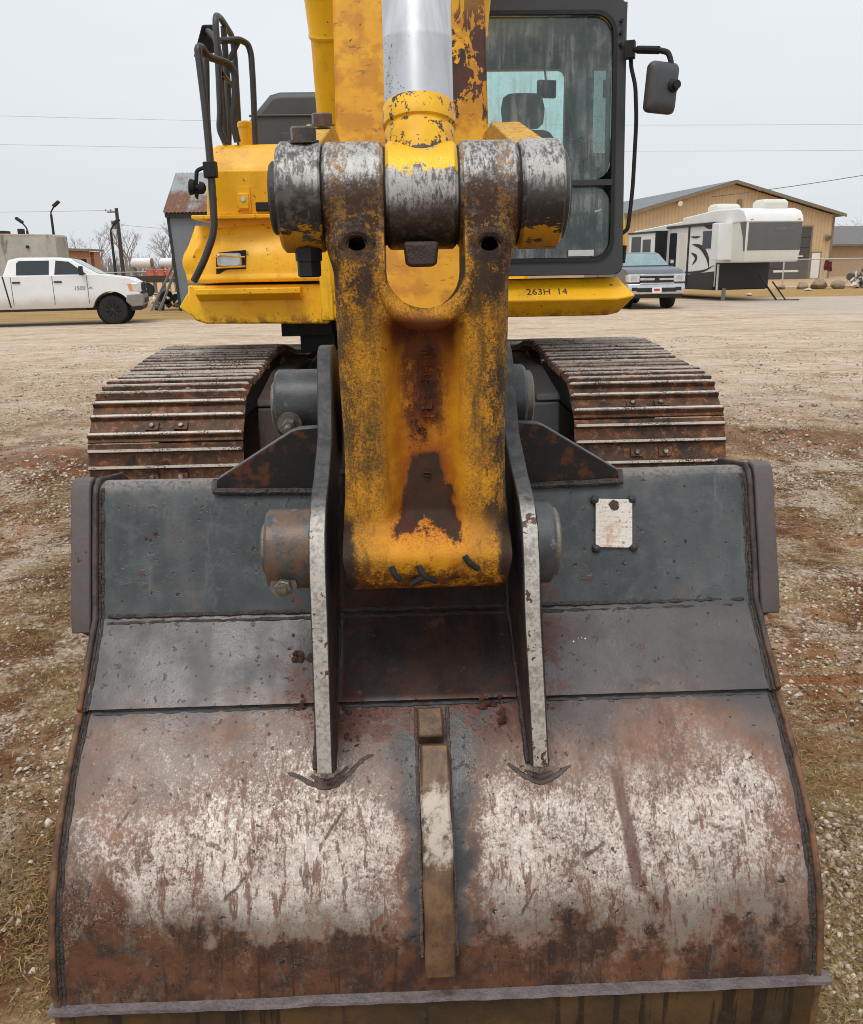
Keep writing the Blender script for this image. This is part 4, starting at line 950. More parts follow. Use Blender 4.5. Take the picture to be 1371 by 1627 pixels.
for hx, hz in ((-0.105, 1.684), (0.128, 1.680)):
    b = MB(); b.tube([(hx + 0.025 * math.cos(R(a)), 1.590, hz + 0.020 * math.sin(R(a)) + 0.003) for a in range(0, 361, 15)], 0.009, 8); part(b, 'hole_rim', 'casting_paint', body)
for x0, x1 in ((-0.163, -0.056), (0.079, 0.184)):
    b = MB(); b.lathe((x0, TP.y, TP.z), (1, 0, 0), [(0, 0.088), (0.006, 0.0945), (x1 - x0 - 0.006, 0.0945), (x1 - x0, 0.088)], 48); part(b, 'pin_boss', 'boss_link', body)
for x0, x1 in ((-0.1645, -0.1625), (-0.056, -0.053), (0.075, 0.079), (0.1842, 0.188)):
    b = MB(); b.lathe((x0 - 0.001, TP.y, TP.z), (1, 0, 0), [(0, 0.0855), (x1 - x0 + 0.002, 0.0855)], 40); part(b, 'gap_shim', 'rubber', body)
# cast marks on the web, too worn to read
for dx, z, wd, hh in ((0.004, 1.492, 0.012, 0.004), (0.008, 1.484, 0.020, 0.003), (0.002, 1.474, 0.003, 0.016), (0.014, 1.470, 0.018, 0.003), (0.012, 1.460, 0.003, 0.014), (0.006, 1.452, 0.020, 0.003),
                      (0.004, 1.442, 0.016, 0.003), (0.011, 1.438, 0.003, 0.012), (0.002, 1.395, 0.022, 0.018), (0.006, 1.372, 0.020, 0.003), (0.014, 1.366, 0.003, 0.012), (0.004, 1.262, 0.014, 0.003), (0.006, 1.256, 0.012, 0.003)):
    b = MB(); b.box(CX + dx - 0.008, CX + dx - 0.008 + wd, 1.630, 1.640, z - hh / 2, z + hh / 2); part(b, 'cast_mark', 'casting_paint', body, bevel=0.001)
b = MB(); b.tube([(0.004 + 0.007 * math.cos(R(a)), 1.636, 1.345 + 0.007 * math.sin(R(a))) for a in range(0, 361, 30)], 0.002, 6); part(b, 'cast_mark', 'casting_paint', body)
for pts in ([(-0.062, 1.55, 1.100), (-0.056, 1.545, 1.085), (-0.045, 1.55, 1.072)], [(-0.010, 1.55, 1.100), (0.000, 1.542, 1.080), (0.022, 1.556, 1.066)], [(-0.025, 1.552, 1.062), (-0.005, 1.545, 1.076), (0.005, 1.545, 1.080)], [(0.078, 1.548, 1.118), (0.086, 1.545, 1.105), (0.104, 1.55, 1.090)]):
    b = MB(); b.tube(smooth_path(pts, 4), 0.006, 8, rs=None); part(b, 'seal_shred', 'rubber', body)

# --- the bucket
BL, BR = -0.725, 0.757
curve = catmull([(1.678, 0.748), (1.60, 0.688), (1.53, 0.622), (1.465, 0.548), (1.420, 0.470), (1.390, 0.385), (1.372, 0.29)], 6)
outer = [(2.32, 1.03), (2.15, 1.13), (2.02, 1.168), (1.975, 1.181), (1.945, 1.182), (1.926, 1.173), (1.915, 1.154), (1.893, 1.095), (1.857, 1.0), (1.821, 0.897), (1.77, 0.850), (1.72, 0.803), (1.667, 0.755)] + curve + [(1.366, 0.272), (1.366, 0.18), (1.372, 0.09), (1.39, 0.03), (1.45, 0.012), (1.8, 0.012), (2.2, 0.02)]
oa = np.array(outer); tg = np.gradient(oa, axis=0); nrm = np.stack([tg[:, 1], -tg[:, 0]], 1); nrm /= np.linalg.norm(nrm, axis=1)[:, None]
# nrm points outwards (towards the viewer) for a path running down the back
inner = oa - nrm * 0.022
xs = np.linspace(BL, BR, 61); b = MB(); rings = []
for i, x in enumerate(xs):
    d = np.array([(vnoise(np.array([x * 4.0]), np.array([k * 0.23]), 3)[0] - 0.5) * 0.005 for k in range(len(outer))])
    if i in (0, 60): d[:] = 0
    oo = oa + nrm * d[:, None]
    rings.append([(x, p[0], p[1]) for p in oo] + [(x, p[0], p[1]) for p in inner[::-1]])
b.loft(rings); BK = part(b, 'bucket', 'bucket_steel', sharp=28)
# side plates, a little proud of the shell
prof = [(p[0] - 0.004 * 0, p[1]) for p in outer[3:-3]]
side = [tuple(np.array(outer[k]) + nrm[k] * (0.012 if outer[k][1] > 0.29 else 0.004)) for k in range(4, len(outer) - 4)]
side = side + [(1.47, 0.013), (2.25, 0.02), (2.48, 0.55), (2.40, 0.98), (2.1, 1.17)]
for x0, x1 in ((BL - 0.013, BL), (BR, BR + 0.013)):
    b = MB(); b.prism(side, 'x', x0, x1); part(b, 'side_plate', 'edge_steel', BK, bevel=0.004)
def wobble(pts, amp, seed):
    rng = random.Random(seed); return [Vector(p) + Vector((rng.uniform(-amp, amp), rng.uniform(-amp, amp), rng.uniform(-amp, amp))) for p in pts]
def dens(pts, step):
    out = []
    for a, c in zip(pts[:-1], pts[1:]):
        a, c = Vector(a), Vector(c); n = max(1, int((c - a).length / step)); out += [a + (c - a) * (k / n) for k in range(n)]
    return out + [Vector(pts[-1])]
# weld beads where shell and side plates meet, and along the plate seams
for sgn, xw in ((-1, BL), (1, BR)):
    for off, rad, sd in ((0.000, 0.0060, 1), (0.009, 0.0042, 2)):
        path = [(xw - sgn * off, outer[k][0] - nrm[k][0] * 0.0015, outer[k][1] - nrm[k][1] * 0.0015) for k in range(5, len(outer) - 6)]
        path = wobble(dens(path, 0.012), 0.0013, sd + sgn); rng = random.Random(sd)
        b = MB(); b.tube(path, rad, 8, rs=[rad * rng.uniform(0.8, 1.15) for _ in path]); part(b, 'weld_bead', 'weld', BK)
def seam(y, z, ny, nz, rad, x0, x1, sd, nm='weld_bead', mat='weld'):
    path = wobble(dens([(x0, y, z), (x1, y, z)], 0.011), 0.0014, sd); rng = random.Random(sd)
    b = MB(); b.tube(path, rad, 8, rs=[rad * rng.uniform(0.75, 1.2) for _ in path]); part(b, nm, mat, BK)
for x0, x1 in ((BL + 0.02, -0.225), (-0.188, 0.19), (0.225, BR - 0.02)):
    seam(1.824, 0.901, 0, 0, 0.0055, x0, x1, 11 + int(x0 * 100)); seam(1.815, 0.888, 0, 0, 0.0048, x0, x1, 31 + int(x0 * 100))
    seam(1.672, 0.742, 0, 0, 0.005, x0, x1, 51 + int(x0 * 100), mat='collar_paint')
# lip at the foot of the curved plate
b = MB(); rng = random.Random(4); rings = []
for x in np.linspace(BL - 0.02, BR + 0.028, 200):
    t = 0.0035 * (vnoise(np.array([x * 30.0]), np.array([0.3]), 5)[0] - 0.5) ; u = 0.004 * (vnoise(np.array([x * 9.0]), np.array([4.3]), 8)[0] - 0.5)
    rings.append([(x, 1.380, 0.266), (x, 1.356 + t, 0.267 + u), (x, 1.351 + t + u, 0.272), (x, 1.354 + t, 0.278 + t), (x, 1.376, 0.284 + u)])
b.loft(rings); part(b, 'bottom_lip', 'lip_steel', BK)
# side cutter plates at the upper corners
for sgn, xa in ((-1, BL - 0.013), (1, BR + 0.013)):
    o1 = [(1.903, 1.172), (1.916, 1.192), (1.945, 1.196), (2.3, 1.02), (2.3, 0.90), (1.90, 0.872), (1.800, 0.872), (1.805, 0.90)]
    b = MB(); x0, x1 = (xa - 0.045, xa - 0.001) if sgn < 0 else (xa + 0.001, xa + 0.045)
    b.prism(o1, 'x', x0, x1); part(b, 'side_cutter', 'side_plate', BK, bevel=0.004)
    b = MB(); b.prism([(1.805, 0.872), (2.1, 0.872), (1.86, 0.835)], 'x', *((x0 + 0.022, x1 + 0.0) if sgn < 0 else (x0, x1 - 0.022))); part(b, 'cutter_wedge', 'weld', BK)
# lugs
def lug(xin, sgn):
    front = [(2.05, 1.472), (2.01, 1.464), (1.965, 1.43), (1.925, 1.37), (1.86, 1.295), (1.72, 1.235), (1.62, 1.205), (1.565, 1.165), (1.537, 1.10), (1.525, 1.0), (1.512, 0.86), (1.500, 0.70), (1.500, 0.688)]
    back = [(1.56, 0.655), (1.66, 0.76), (1.82, 0.90), (1.91, 1.15), (2.0, 1.19), (2.2, 1.15), (2.24, 1.32), (2.19, 1.43), (2.12, 1.468)]
    poly = front + back; b = MB()
    sh = (lambda z: 0.055 * max(0, 1.03 - z)) if sgn > 0 else (lambda z: 0.012 * max(0, 1.03 - z) + 0.03 * max(0, z - 1.2))
    n = len(poly); v = []
    for off in (0, 0.033): v += [(xin + sgn * (off + sh(z)), y, z) for y, z in poly]
    b.add(v, [tuple(range(n)), tuple(range(2 * n - 1, n - 1, -1))] + [(i, (i + 1) % n, n + (i + 1) % n, n + i) for i in range(n)])
    return part(b, 'lug', 'lug_steel', BK, bevel=0.003)
lug(-0.184, -1); lug(0.188, 1)
for sgn, xin in ((-1, -0.188), (1, 0.190)):       # fillet welds at the foot of each lug
    for off in (0.0, 0.036):
        pth = [(xin + sgn * (off + 0.05 * max(0, 1.03 - z)*(1 if sgn>0 else .25)), y, z) for y, z in ((1.560, 0.662), (1.60, 0.700), (1.665, 0.76), (1.74, 0.825), (1.81, 0.90), (1.84, 0.98), (1.88, 1.09), (1.905, 1.16))]
        pth = wobble(dens(pth, 0.012), 0.0016, 7 + int(off * 100)); b = MB(); b.tube(pth, 0.0075, 8); part(b, 'weld_bead', 'weld', BK)
# ropey weld build-up under the lug feet
cz_, cd_ = [p[1] for p in curve][::-1], [p[0] for p in curve][::-1]
def surf(x, z): return (x, float(np.interp(z, cz_, cd_)) + 0.0028, z)
for pts in ([(-0.285, 0.652), (-0.258, 0.645), (-0.234, 0.635), (-0.206, 0.629), (-0.178, 0.637), (-0.154, 0.654), (-0.130, 0.670), (-0.112, 0.674)],
            [(-0.240, 0.648), (-0.224, 0.641), (-0.205, 0.637), (-0.182, 0.645), (-0.164, 0.659)],
            [(0.165, 0.656), (0.186, 0.643), (0.208, 0.632), (0.233, 0.626), (0.258, 0.633), (0.280, 0.645), (0.296, 0.650)],
            [(0.198, 0.646), (0.214, 0.638), (0.234, 0.634), (0.256, 0.642)]):
    pth = dens(smooth_path([surf(*p) for p in pts], 4, 0.45), 0.005)
    rng = random.Random(len(pth)); n_ = len(pth)
    b = MB(); b.tube(wobble(pth, 0.0010, n_), 0.006, 8, rs=[0.0072 * rng.uniform(0.85, 1.12) * (0.35 + 0.65 * math.sin(math.pi * (q + .5) / n_) ** .5) for q in range(n_)]); part(b, 'weld_bead', 'weld_brown', BK)
# gussets from the lugs out over the back plate
for sgn, x0, x1 in ((-1, -0.222, -0.458), (1, 0.222, 0.458)):
    b = MB(); b.prism([(x0, 1.305), (x0 + sgn * 0.045, 1.303), (x0 + sgn * 0.062, 1.297), (x1, 1.190), (x1, 1.150), (x0, 1.150)], 'y', 1.915, 1.948); part(b, 'gusset', 'gusset_steel', BK, bevel=0.003)
    b = MB(); b.tube(wobble(dens([(x0, 1.908, 1.158), (x1 + sgn * 0.004, 1.908, 1.164), (x1 + sgn * 0.006, 1.93, 1.185)], 0.012), 0.0012, 3), 0.008, 8); part(b, 'weld_bead', 'weld', BK)
# pin collars, pins and their keeper bolts
LP_, UP_ = (1.632, 1.115), (2.09, 1.334)
def collar(xa, xb, yz, r, mat, pin_x, pin_r):
    s = 1 if xb > xa else -1; L = abs(xb - xa)
    b = MB(); b.lathe((xa, yz[0], yz[1]), (s, 0, 0), [(0, r), (L - 0.006, r), (L, r - 0.006)], 44); c = part(b, 'pin_collar', mat, BK)
    b = MB(); b.lathe((xb - s * 0.004, yz[0], yz[1]), (s, 0, 0), [(0, pin_r), (abs(pin_x - xb), pin_r), (abs(pin_x - xb) + 0.004, pin_r - 0.006)], 40); part(b, 'pin', 'bolt_steel', BK)
collar(-0.215, -0.303, LP_, 0.080, 'collar_dirty', -0.314, 0.052)
collar(-0.222, -0.334, UP_, 0.080, 'collar_paint', -0.345, 0.052)
collar(0.220, 0.256, LP_, 0.082, 'collar_paint', 0.268, 0.068)
collar(0.224, 0.262, UP_, 0.082, 'collar_paint', 0.280, 0.066)
for x, y, z, nut in ((-0.270, 1.585, 1.062, 0), (-0.298, 2.028, 1.300, 1)):
    d = Vector((0, -1, -0.05)).normalized() if not nut else Vector((0.0, -1, -0.18)).normalized()
    p = Vector((x, y, z))
    b = MB(); b.lathe(p, d, [(0, 0.024), (0.016, 0.024)], 20)
    b.lathe(p + d * 0.016, d, [(0, 0.0255 if not nut else 0.029), (0.004, 0.0255 if not nut else 0.029)], 28); w_ = part(b, 'washer', 'bolt_steel', BK)
    b = MB(); b.lathe(p + d * 0.019, d, [(0, 0.0165), (0.012, 0.0165), (0.014, 0.014)], 6)
    if nut: b.lathe(p + d * 0.032, d, [(0, 0.015), (0.010, 0.015)], 6); b.lathe(p + d * 0.040, d, [(0, 0.0095), (0.014, 0.0095), (0.017, 0.006)], 14)
    else: b.lathe(p + d * 0.032, d, [(0, 0.010), (0.006, 0.008)], 14)
    part(b, 'keeper_bolt', 'bolt_steel', BK)
# centre wear bar
def wear(pts, th, x0, x1, nm):
    pts = [np.array(p) for p in pts]; b = MB(); n = len(pts); rings = []
    for i, p in enumerate(pts):
        t = pts[min(i + 1, n - 1)] - pts[max(i - 1, 0)]; t = t / np.linalg.norm(t); nn = np.array([t[1], -t[0]]) 
        if nn[0] > 0: nn = -nn
        o_ = p + nn * th; i_ = p - nn * 0.01; dx = 0.004 * math.sin(i * 0.7)
        rings.append([(x0 + dx * .4, o_[0], o_[1]), (x1 + dx * .4, o_[0], o_[1]), (x1, i_[0], i_[1]), (x0, i_[0], i_[1])])
    b.loft(rings); return part(b, nm, 'wear_bar_steel', BK, bevel=0.005)
wear([(1.655, 0.727), (1.636, 0.713), (1.618, 0.700), (1.602, 0.688)], 0.036, -0.020, 0.034, 'wear_block')
wear([c for c in curve[5:-3] if 0.335 < c[1] < 0.684], 0.052, -0.016, 0.042, 'wear_bar')
for xo in (-0.021, 0.045):
    b = MB(); pth = [(xo, c[0] - 0.002, c[1]) for c in curve[1:-4]]; b.tube(wobble(dens(pth, 0.012), 0.0012, 77), 0.0042, 8); part(b, 'weld_bead', 'weld_brown', BK)
# maker's plate and its four rivets
b = MB(); b.prism([(-0.036, 0.060), (0.034, 0.060), (0.042, 0.052), (0.042, -0.052), (0.034, -0.060), (-0.036, -0.060), (-0.042, -0.052), (-0.042, 0.052)], 'y', -0.0035, 0.0); b.v = [(x, y, z * 0.92) for x, y, z in b.v]
pl = part(b, 'maker_plate', 'maker_plate', BK); lean_a = math.atan2(0.10, 0.285)
pl.location = (0.443, 1.8775, 1.074); pl.rotation_euler = (-lean_a, R(2.5), 0)
for dx, dz in ((-0.044, 0.053), (0.042, 0.055), (-0.040, -0.059), (0.046, -0.055)):
    b = MB(); b.lathe((dx, 0.001, dz), (0, -1, 0), [(0, 0.010), (0.004, 0.0095), (0.008, 0.005), (0.009, 0.001)], 14); o = part(b, 'rivet', 'dark_bolt', pl)
for x, z, wx, wz in ((0.334, 0.838, 0.0028, 0.002), (0.345, 0.843, 0.0013, 0.001), (0.353, 0.844, 0.0013, 0.001), (0.361, 0.842, 0.0022, 0.002)):
    d_ = 1.821 - (0.897 - z) * (1.821 - 1.667) / (0.897 - 0.755); nn = Vector((0, -0.68, 0.73))
    b = MB(); b.lathe(Vector((x, d_, z)) - nn * 0.001, nn, [(0, wx), (0.0022, wz)], 7); part(b, 'paint_fleck', 'sticker', BK)
# clay lumps stuck to the back plates
rng = random.Random(21)
for (x, y, z, r, n) in ((-0.607, 1.880, 1.062, 0.012, 14), (-0.30, 1.880, 1.06, 0.006, 6), (-0.262, 1.735, 0.815, 0.026, 16), (-0.27, 1.66, 0.742, 0.016, 9), (-0.245, 1.655, 0.728, 0.014, 8), (-0.15, 1.65, 0.72, 0.020, 12), (-0.12, 1.645, 0.70, 0.016, 8),
                        (0.13, 1.655, 0.735, 0.022, 14), (0.245, 1.83, 0.93, 0.012, 6), (0.265, 1.65, 0.735, 0.014, 6), (-0.168, 1.60, 0.72, 0.016, 10), (0.165, 1.62, 0.74, 0.016, 10), (-0.742, 1.80, 1.05, 0.010, 5), (0.03, 1.655, 0.73, 0.008, 3)):
    b = MB()
    for k in range(n):
        c = Vector((x + rng.gauss(0, r * .6), y + rng.uniform(-.003, .004), z + rng.gauss(0, r * .9))); s = r * rng.uniform(0.12, 0.38)
        b.obox(c, (Vector((rng.uniform(-1, 1), rng.uniform(-1, 1), rng.uniform(-1, 1))), Vector((0, 1, 0.2)), Vector((1, 0.2, 0))), (s, s * .6, s * .8)) if False else b.lathe(c + Vector((0, 0.003, 0)), (rng.uniform(-.3, .3), -1, rng.uniform(-.2, .6)), [(0, s * rng.uniform(.9, 1.4)), (s * .2, s * .8), (s * .32, s * .25)], 6)
    o = part(b, 'clay_lump', 'clay', BK); o['kind'] = 'stuff'
# ------------------------------------------------------------------ the ground
def gz(x, y):
    """height of the yard, metres"""
    x = np.asarray(x, float); y = np.asarray(y, float)
    near = np.clip((14 - y) / 8, 0, 1)
    h = (fbm(x * 1.1 + 31, y * 1.1 + 17, 2, 3) - 0.45) * 0.05 + (fbm(x * 6 + 9, y * 6 + 5, 5, 4) - 0.47) * 0.045
    lump = np.clip(fbm(x * 2.3 + 70, y * 2.3 + 3, 9, 3) - 0.50, 0, 1) * 0.16
    churn = np.exp(-((x - 3.0) / 1.6) ** 2) * np.exp(-((y - 8.0 + 0.25 * (x - 3)) / 0.5) ** 2) * (fbm(x * 5, y * 5, 21, 4) * 0.22)
    churn += np.exp(-((x + 3.1) / 0.9) ** 2) * np.exp(-((y - 7.5) / 0.7) ** 2) * (fbm(x * 5 + 8, y * 5, 23, 4) * 0.14)
    ruts = np.clip((x - 1.25) / 0.3, 0, 1) * np.exp(-((y - 3.0) / 0.45) ** 2) * 0.018 * np.sin((y + 0.03 * x) * 2 * np.pi / 0.12)
    flat = 1 - np.exp(-(np.clip(np.abs(x) - 1.75, 0, 9) / 0.15) ** 2) * 0 
    z = (h + lump) * near + churn + ruts
    under = (np.abs(x) < 1.75) & (y > 4.3) & (y < 9.4)
    buck = (np.abs(x) < 0.80) & (y > 1.25) & (y < 2.6)
    return np.where(under | buck, np.minimum(z, 0.0) - 0.005, z)
def line_axis(lo, hi, dense_lo, dense_hi, step, grow):
    a = list(np.arange(dense_lo, dense_hi, step)); s = step; v = a[-1]
    while v < hi: s *= grow; v += s; a.append(v)
    s = step; v = a[0]; pre = []
    while v > lo: s *= grow; v -= s; pre.append(v)
    return np.array(pre[::-1] + a)
gx = line_axis(-700, 700, -2.6, 2.6, 0.022, 1.09); gy = line_axis(-25, 1500, 1.0, 5.2, 0.022, 1.035)
GX, GY = np.meshgrid(gx, gy, indexing='ij'); GZ = gz(GX, GY)
nu, nv = GX.shape
gv = np.stack([GX, GY, GZ], -1).reshape(-1, 3)
ii, jj = np.meshgrid(np.arange(nu - 1), np.arange(nv - 1), indexing='ij'); q = (ii * nv + jj).ravel()
gf = np.stack([q, q + nv, q + nv + 1, q + 1], 1)
def np_mesh(name, v, f, smooth=True):
    me = bpy.data.meshes.new(name); k = f.shape[1]
    me.vertices.add(len(v)); me.vertices.foreach_set('co', v.astype(np.float32).ravel())
    me.loops.add(f.size); me.loops.foreach_set('vertex_index', f.astype(np.int32).ravel())
    me.polygons.add(len(f)); me.polygons.foreach_set('loop_start', np.arange(0, f.size, k, dtype=np.int32))
    me.update(calc_edges=True); me.validate()
    if smooth: me.shade_smooth()
    return me
def m_ground():
    nb = NB('yard_ground'); x, y = nb.x, nb.y
    big = nb.noise(0.35, 5, 0.6); b2 = nb.noise(1.3, 5, 0.65, off=(3, 8, 0)); med = nb.noise(7, 6, 0.7); fine = nb.noise(45, 5, 0.75); grit = nb.noise(160, 3, 0.7)
    hst = nb.noise(0.5, 5, 0.65, stretch=(0.16, 1, 1), off=(4, 0, 0)); hs2 = nb.noise(1.6, 5, 0.7, stretch=(0.22, 1, 1))
    dirt = nb.mix(nb.ss(b2 * .5 + med * .5, 0.36, 0.64), lin(78, 54, 38), lin(116, 84, 58))
    straw = nb.mix(nb.ss(fine * .6 + med * .4, 0.34, 0.66), lin(112, 94, 68), lin(164, 146, 114))
    grav = nb.mix(nb.ss(fine * .5 + grit * .5, 0.36, 0.64), lin(118, 106, 90), lin(190, 180, 164))
    c = nb.mix(nb.ss(b2 * .55 + med * .35 + fine * .1, 0.46, 0.60), dirt, straw)
    c = nb.mix(nb.ss(nb.noise(2.1, 5, 0.7, off=(7, 1, 0)) * .7 + fine * .3, 0.47, 0.57), c, grav)
    c = nb.mix(nb.ss(nb.noise(1.7, 5, 0.7, off=(1, 9, 0)), 0.60, 0.70) * 0.3, c, lin(106, 104, 66))
    red = nb.ss(nb.noise(0.9, 5, 0.7, off=(9, 2, 0)), 0.56, 0.68)
    c = nb.mix(red * 0.55, c, lin(146, 96, 60))
    # churned red-brown earth beside the tracks
    ch = nb.ss(abs(y - 8.0 + (x - 3.0) * 0.25), 0.9, 0.2) * nb.ss(abs(x - 3.4), 2.4, 1.2)
    ch = ch.mx(nb.ss(abs(y - 7.5), 1.0, 0.3) * nb.ss(abs(x + 3.1), 1.3, 0.5))
    c = nb.mix(ch * nb.ss(med * .6 + b2 * .4, 0.36, 0.50) * 0.92, c, nb.mix(nb.ss(med, 0.4, 0.6), lin(74, 46, 31), lin(118, 74, 48)))
    rut = nb.ss(x, 1.0, 1.25) * nb.ss(abs(y - 3.0), 0.75, 0.35)
    rl = nb.noise(5, 5, 0.75, stretch=(0.25, 1.6, 1), off=(3, 3, 0))
    c = nb.mix(rut * nb.ss(rl * .7 + fine * .3, 0.44, 0.54) * 0.85, c, lin(118, 76, 46))
    bare = nb.ss(x, -0.9, -1.1) * nb.ss(abs(y - 1.9), 0.7, 0.3)
    c = nb.mix(bare * nb.ss(med * .6 + fine * .4, 0.44, 0.56) * 0.7, c, lin(92, 62, 40))
    # the gravelled yard further off
    far = nb.ss(y + (b2 - 0.5) * 5, 6.0, 13.0)
    fc = nb.mix(nb.ss(hst * .5 + hs2 * .5, 0.38, 0.62), lin(152, 133, 110), lin(172, 160, 144))
    fc = nb.mix(nb.ss(med * .5 + fine * .5, 0.40, 0.60) * 0.45, fc, lin(186, 176, 158))
    fc = nb.mix(nb.ss(hs2 * .6 + med * .4, 0.55, 0.66) * 0.6, fc, lin(132, 104, 72))
    fc = nb.mix(nb.ss(hst, 0.58, 0.68) * 0.5, fc, lin(168, 122, 84))
    mo = nb.noise(3.2, 6, 0.8, stretch=(0.5, 1, 1), off=(2, 2, 0)); mo2 = nb.noise(1.1, 6, 0.8, stretch=(0.4, 1, 1), off=(6, 2, 0))
    fc = nb.mix(nb.ss(mo, 0.50, 0.60) * 0.6, fc, lin(192, 182, 168)); fc = nb.mix(nb.ss(mo2, 0.52, 0.62) * 0.55, fc, lin(128, 106, 80))
    fc = nb.mix(nb.ss(nb.noise(6, 5, 0.8, stretch=(0.6, 1, 1), off=(1, 5, 0)), 0.56, 0.62) * 0.5, fc, lin(104, 88, 66))
    c = nb.mix(far, c, fc)
    # dry verge behind the parked trucks, grey gravel lane on the right
    lane = nb.ss(x, 8.0, 14.0) * nb.ss(y, 24, 29) * nb.ss(y + (hs2 - .5) * 4, 39, 37)
    c = nb.mix(lane * 0.6, c, lin(158, 154, 148))
    vg = nb.ss(y + (hs2 - 0.5) * 3 + nb.ss(x, -2, 10) * -9.5, 29.3, 30.3)
    vc = nb.mix(nb.ss(hs2 * .5 + med * .5, 0.38, 0.62), lin(122, 102, 62), lin(156, 132, 90))
    c = nb.mix(vg, c, vc)
    pale = nb.ss(y, 48, 56); c = nb.mix(pale * 0.7, c, lin(170, 146, 116))
    c = nb.mix(1.0, c, (1.36, 1.27, 1.23), 'MULTIPLY')
    n = nb.bump(med * 0.5 + fine * 0.5 + grit * 0.25, 0.8, 0.03)
    M['yard_ground'] = nb.done(c, 0.95, 0, n, 0.15)
m_ground()
gm = np_mesh('ground', gv, gf); gm.materials.append(M['yard_ground'])
g = bpy.data.objects.new('ground', gm); COL.objects.link(g); tag(g, 'worn yard of gravel, clay and dead grass', kind='structure')

# loose stones and dead grass lying on it
def scatter(n, y0, y1, seed, dens=None):
    rng = np.random.RandomState(seed); u = rng.rand(n * 3)
    y = y0 * (y1 / y0) ** u; x = (rng.rand(n * 3) * 2 - 1) * (0.56 * y + 0.9)
    keep = ~((np.abs(x) < 0.70) & (y < 5.0)) & ~((np.abs(x) < 1.68) & (y > 4.35) & (y < 9.2))
    if dens is not None: keep &= rng.rand(n * 3) < dens(x, y)
    x, y = x[keep][:n], y[keep][:n]
    return x, y, rng
def stones(n, y0, y1, seed, smin, smax, name, label, dens, mat):
    x, y, rng = scatter(n, y0, y1, seed, dens); n = len(x)
    base = np.array([(1, 0, 0), (-1, 0, 0), (0, 1, 0), (0, -1, 0), (0, 0, 1), (0, 0, -1)], float)
    fc = np.array([(0, 2, 4), (2, 1, 4), (1, 3, 4), (3, 0, 4), (2, 0, 5), (1, 2, 5), (3, 1, 5), (0, 3, 5)])
    s = smin * (smax / smin) ** (rng.rand(n) ** 1.8)
    a = rng.rand(n) * 6.283; ca, sa = np.cos(a), np.sin(a)
    V = base[None] * s[:, None, None] * (0.65 + 0.7 * rng.rand(n, 6, 1)) * np.stack([np.ones(n), 0.55 + 0.45 * rng.rand(n), 0.35 + 0.35 * rng.rand(n)], 1)[:, None, :]
    V += rng.randn(n, 6, 3) * (s * 0.16)[:, None, None]
    X = V[..., 0] * ca[:, None] - V[..., 1] * sa[:, None] + x[:, None]; Y = V[..., 0] * sa[:, None] + V[..., 1] * ca[:, None] + y[:, None]
    Z = V[..., 2] + (gz(x, y) + s * 0.12)[:, None]
    me = np_mesh(name, np.stack([X, Y, Z], -1).reshape(-1, 3), (fc[None] + (np.arange(n) * 6)[:, None, None]).reshape(-1, 3), False)
    at = me.attributes.new('tone', 'FLOAT', 'POINT'); at.data.foreach_set('value', np.repeat(rng.rand(n), 6).astype(np.float32))
    me.materials.append(M[mat]); o = bpy.data.objects.new(name, me); COL.objects.link(o); tag(o, label, kind='stuff'); return o
def toned(name, cols, rough=0.9):
    nb = NB(name); a = nb.n('ShaderNodeAttribute'); a.attribute_name = 'tone'; t = S(nb, a.outputs['Fac'])
    c = cols[0]
    for i, k in enumerate(cols[1:]): c = nb.mix(nb.ss(t, (i + 0.3) / len(cols), (i + 1.2) / len(cols)), c, k)
    c = nb.mix(nb.noise(60, 3) * 0.3, c, lin(96, 84, 66)); c = nb.mix(1.0, c, (1.28, 1.2, 1.14), 'MULTIPLY'); M[name] = nb.done(c, rough, 0, None, 0.2)
toned('stone_tones', [lin(112, 96, 76), lin(150, 136, 116), lin(176, 168, 154), lin(206, 200, 190), lin(160, 150, 136)])
toned('clod_tones', [lin(70, 52, 38), lin(98, 74, 52), lin(122, 92, 64), lin(90, 76, 56)], 1.0)
toned('straw_tones', [lin(92, 80, 50), lin(140, 122, 82), lin(172, 152, 108), lin(120, 92, 58), lin(116, 104, 66)], 0.85)
dst = lambda x, y: np.clip((fbm(x * 1.9 + 4, y * 1.9 + 2, 33, 3) - 0.38) * 5, 0.06, 1)
dcl = lambda x, y: np.clip((fbm(x * 1.4 + 14, y * 1.4 + 6, 37, 3) - 0.40) * 5, 0.05, 1)
dgr = lambda x, y: np.clip((fbm(x * 1.5 + 24, y * 1.5 + 9, 41, 3) - 0.36) * 5, 0.12, 1)
stones(56000, 0.9, 5.0, 51, 0.0025, 0.016, 'gravel', 'pale gravel lying thick on the near ground', dst, 'stone_tones')
stones(42000, 5.0, 20.0, 52, 0.006, 0.026, 'gravel', 'pale gravel scattered over the ground beside the tracks', dst, 'stone_tones')
stones(20000, 0.9, 9.0, 53, 0.003, 0.013, 'clay_clods', 'crumbs of brown clay on the ground round the bucket', dcl, 'clod_tones')
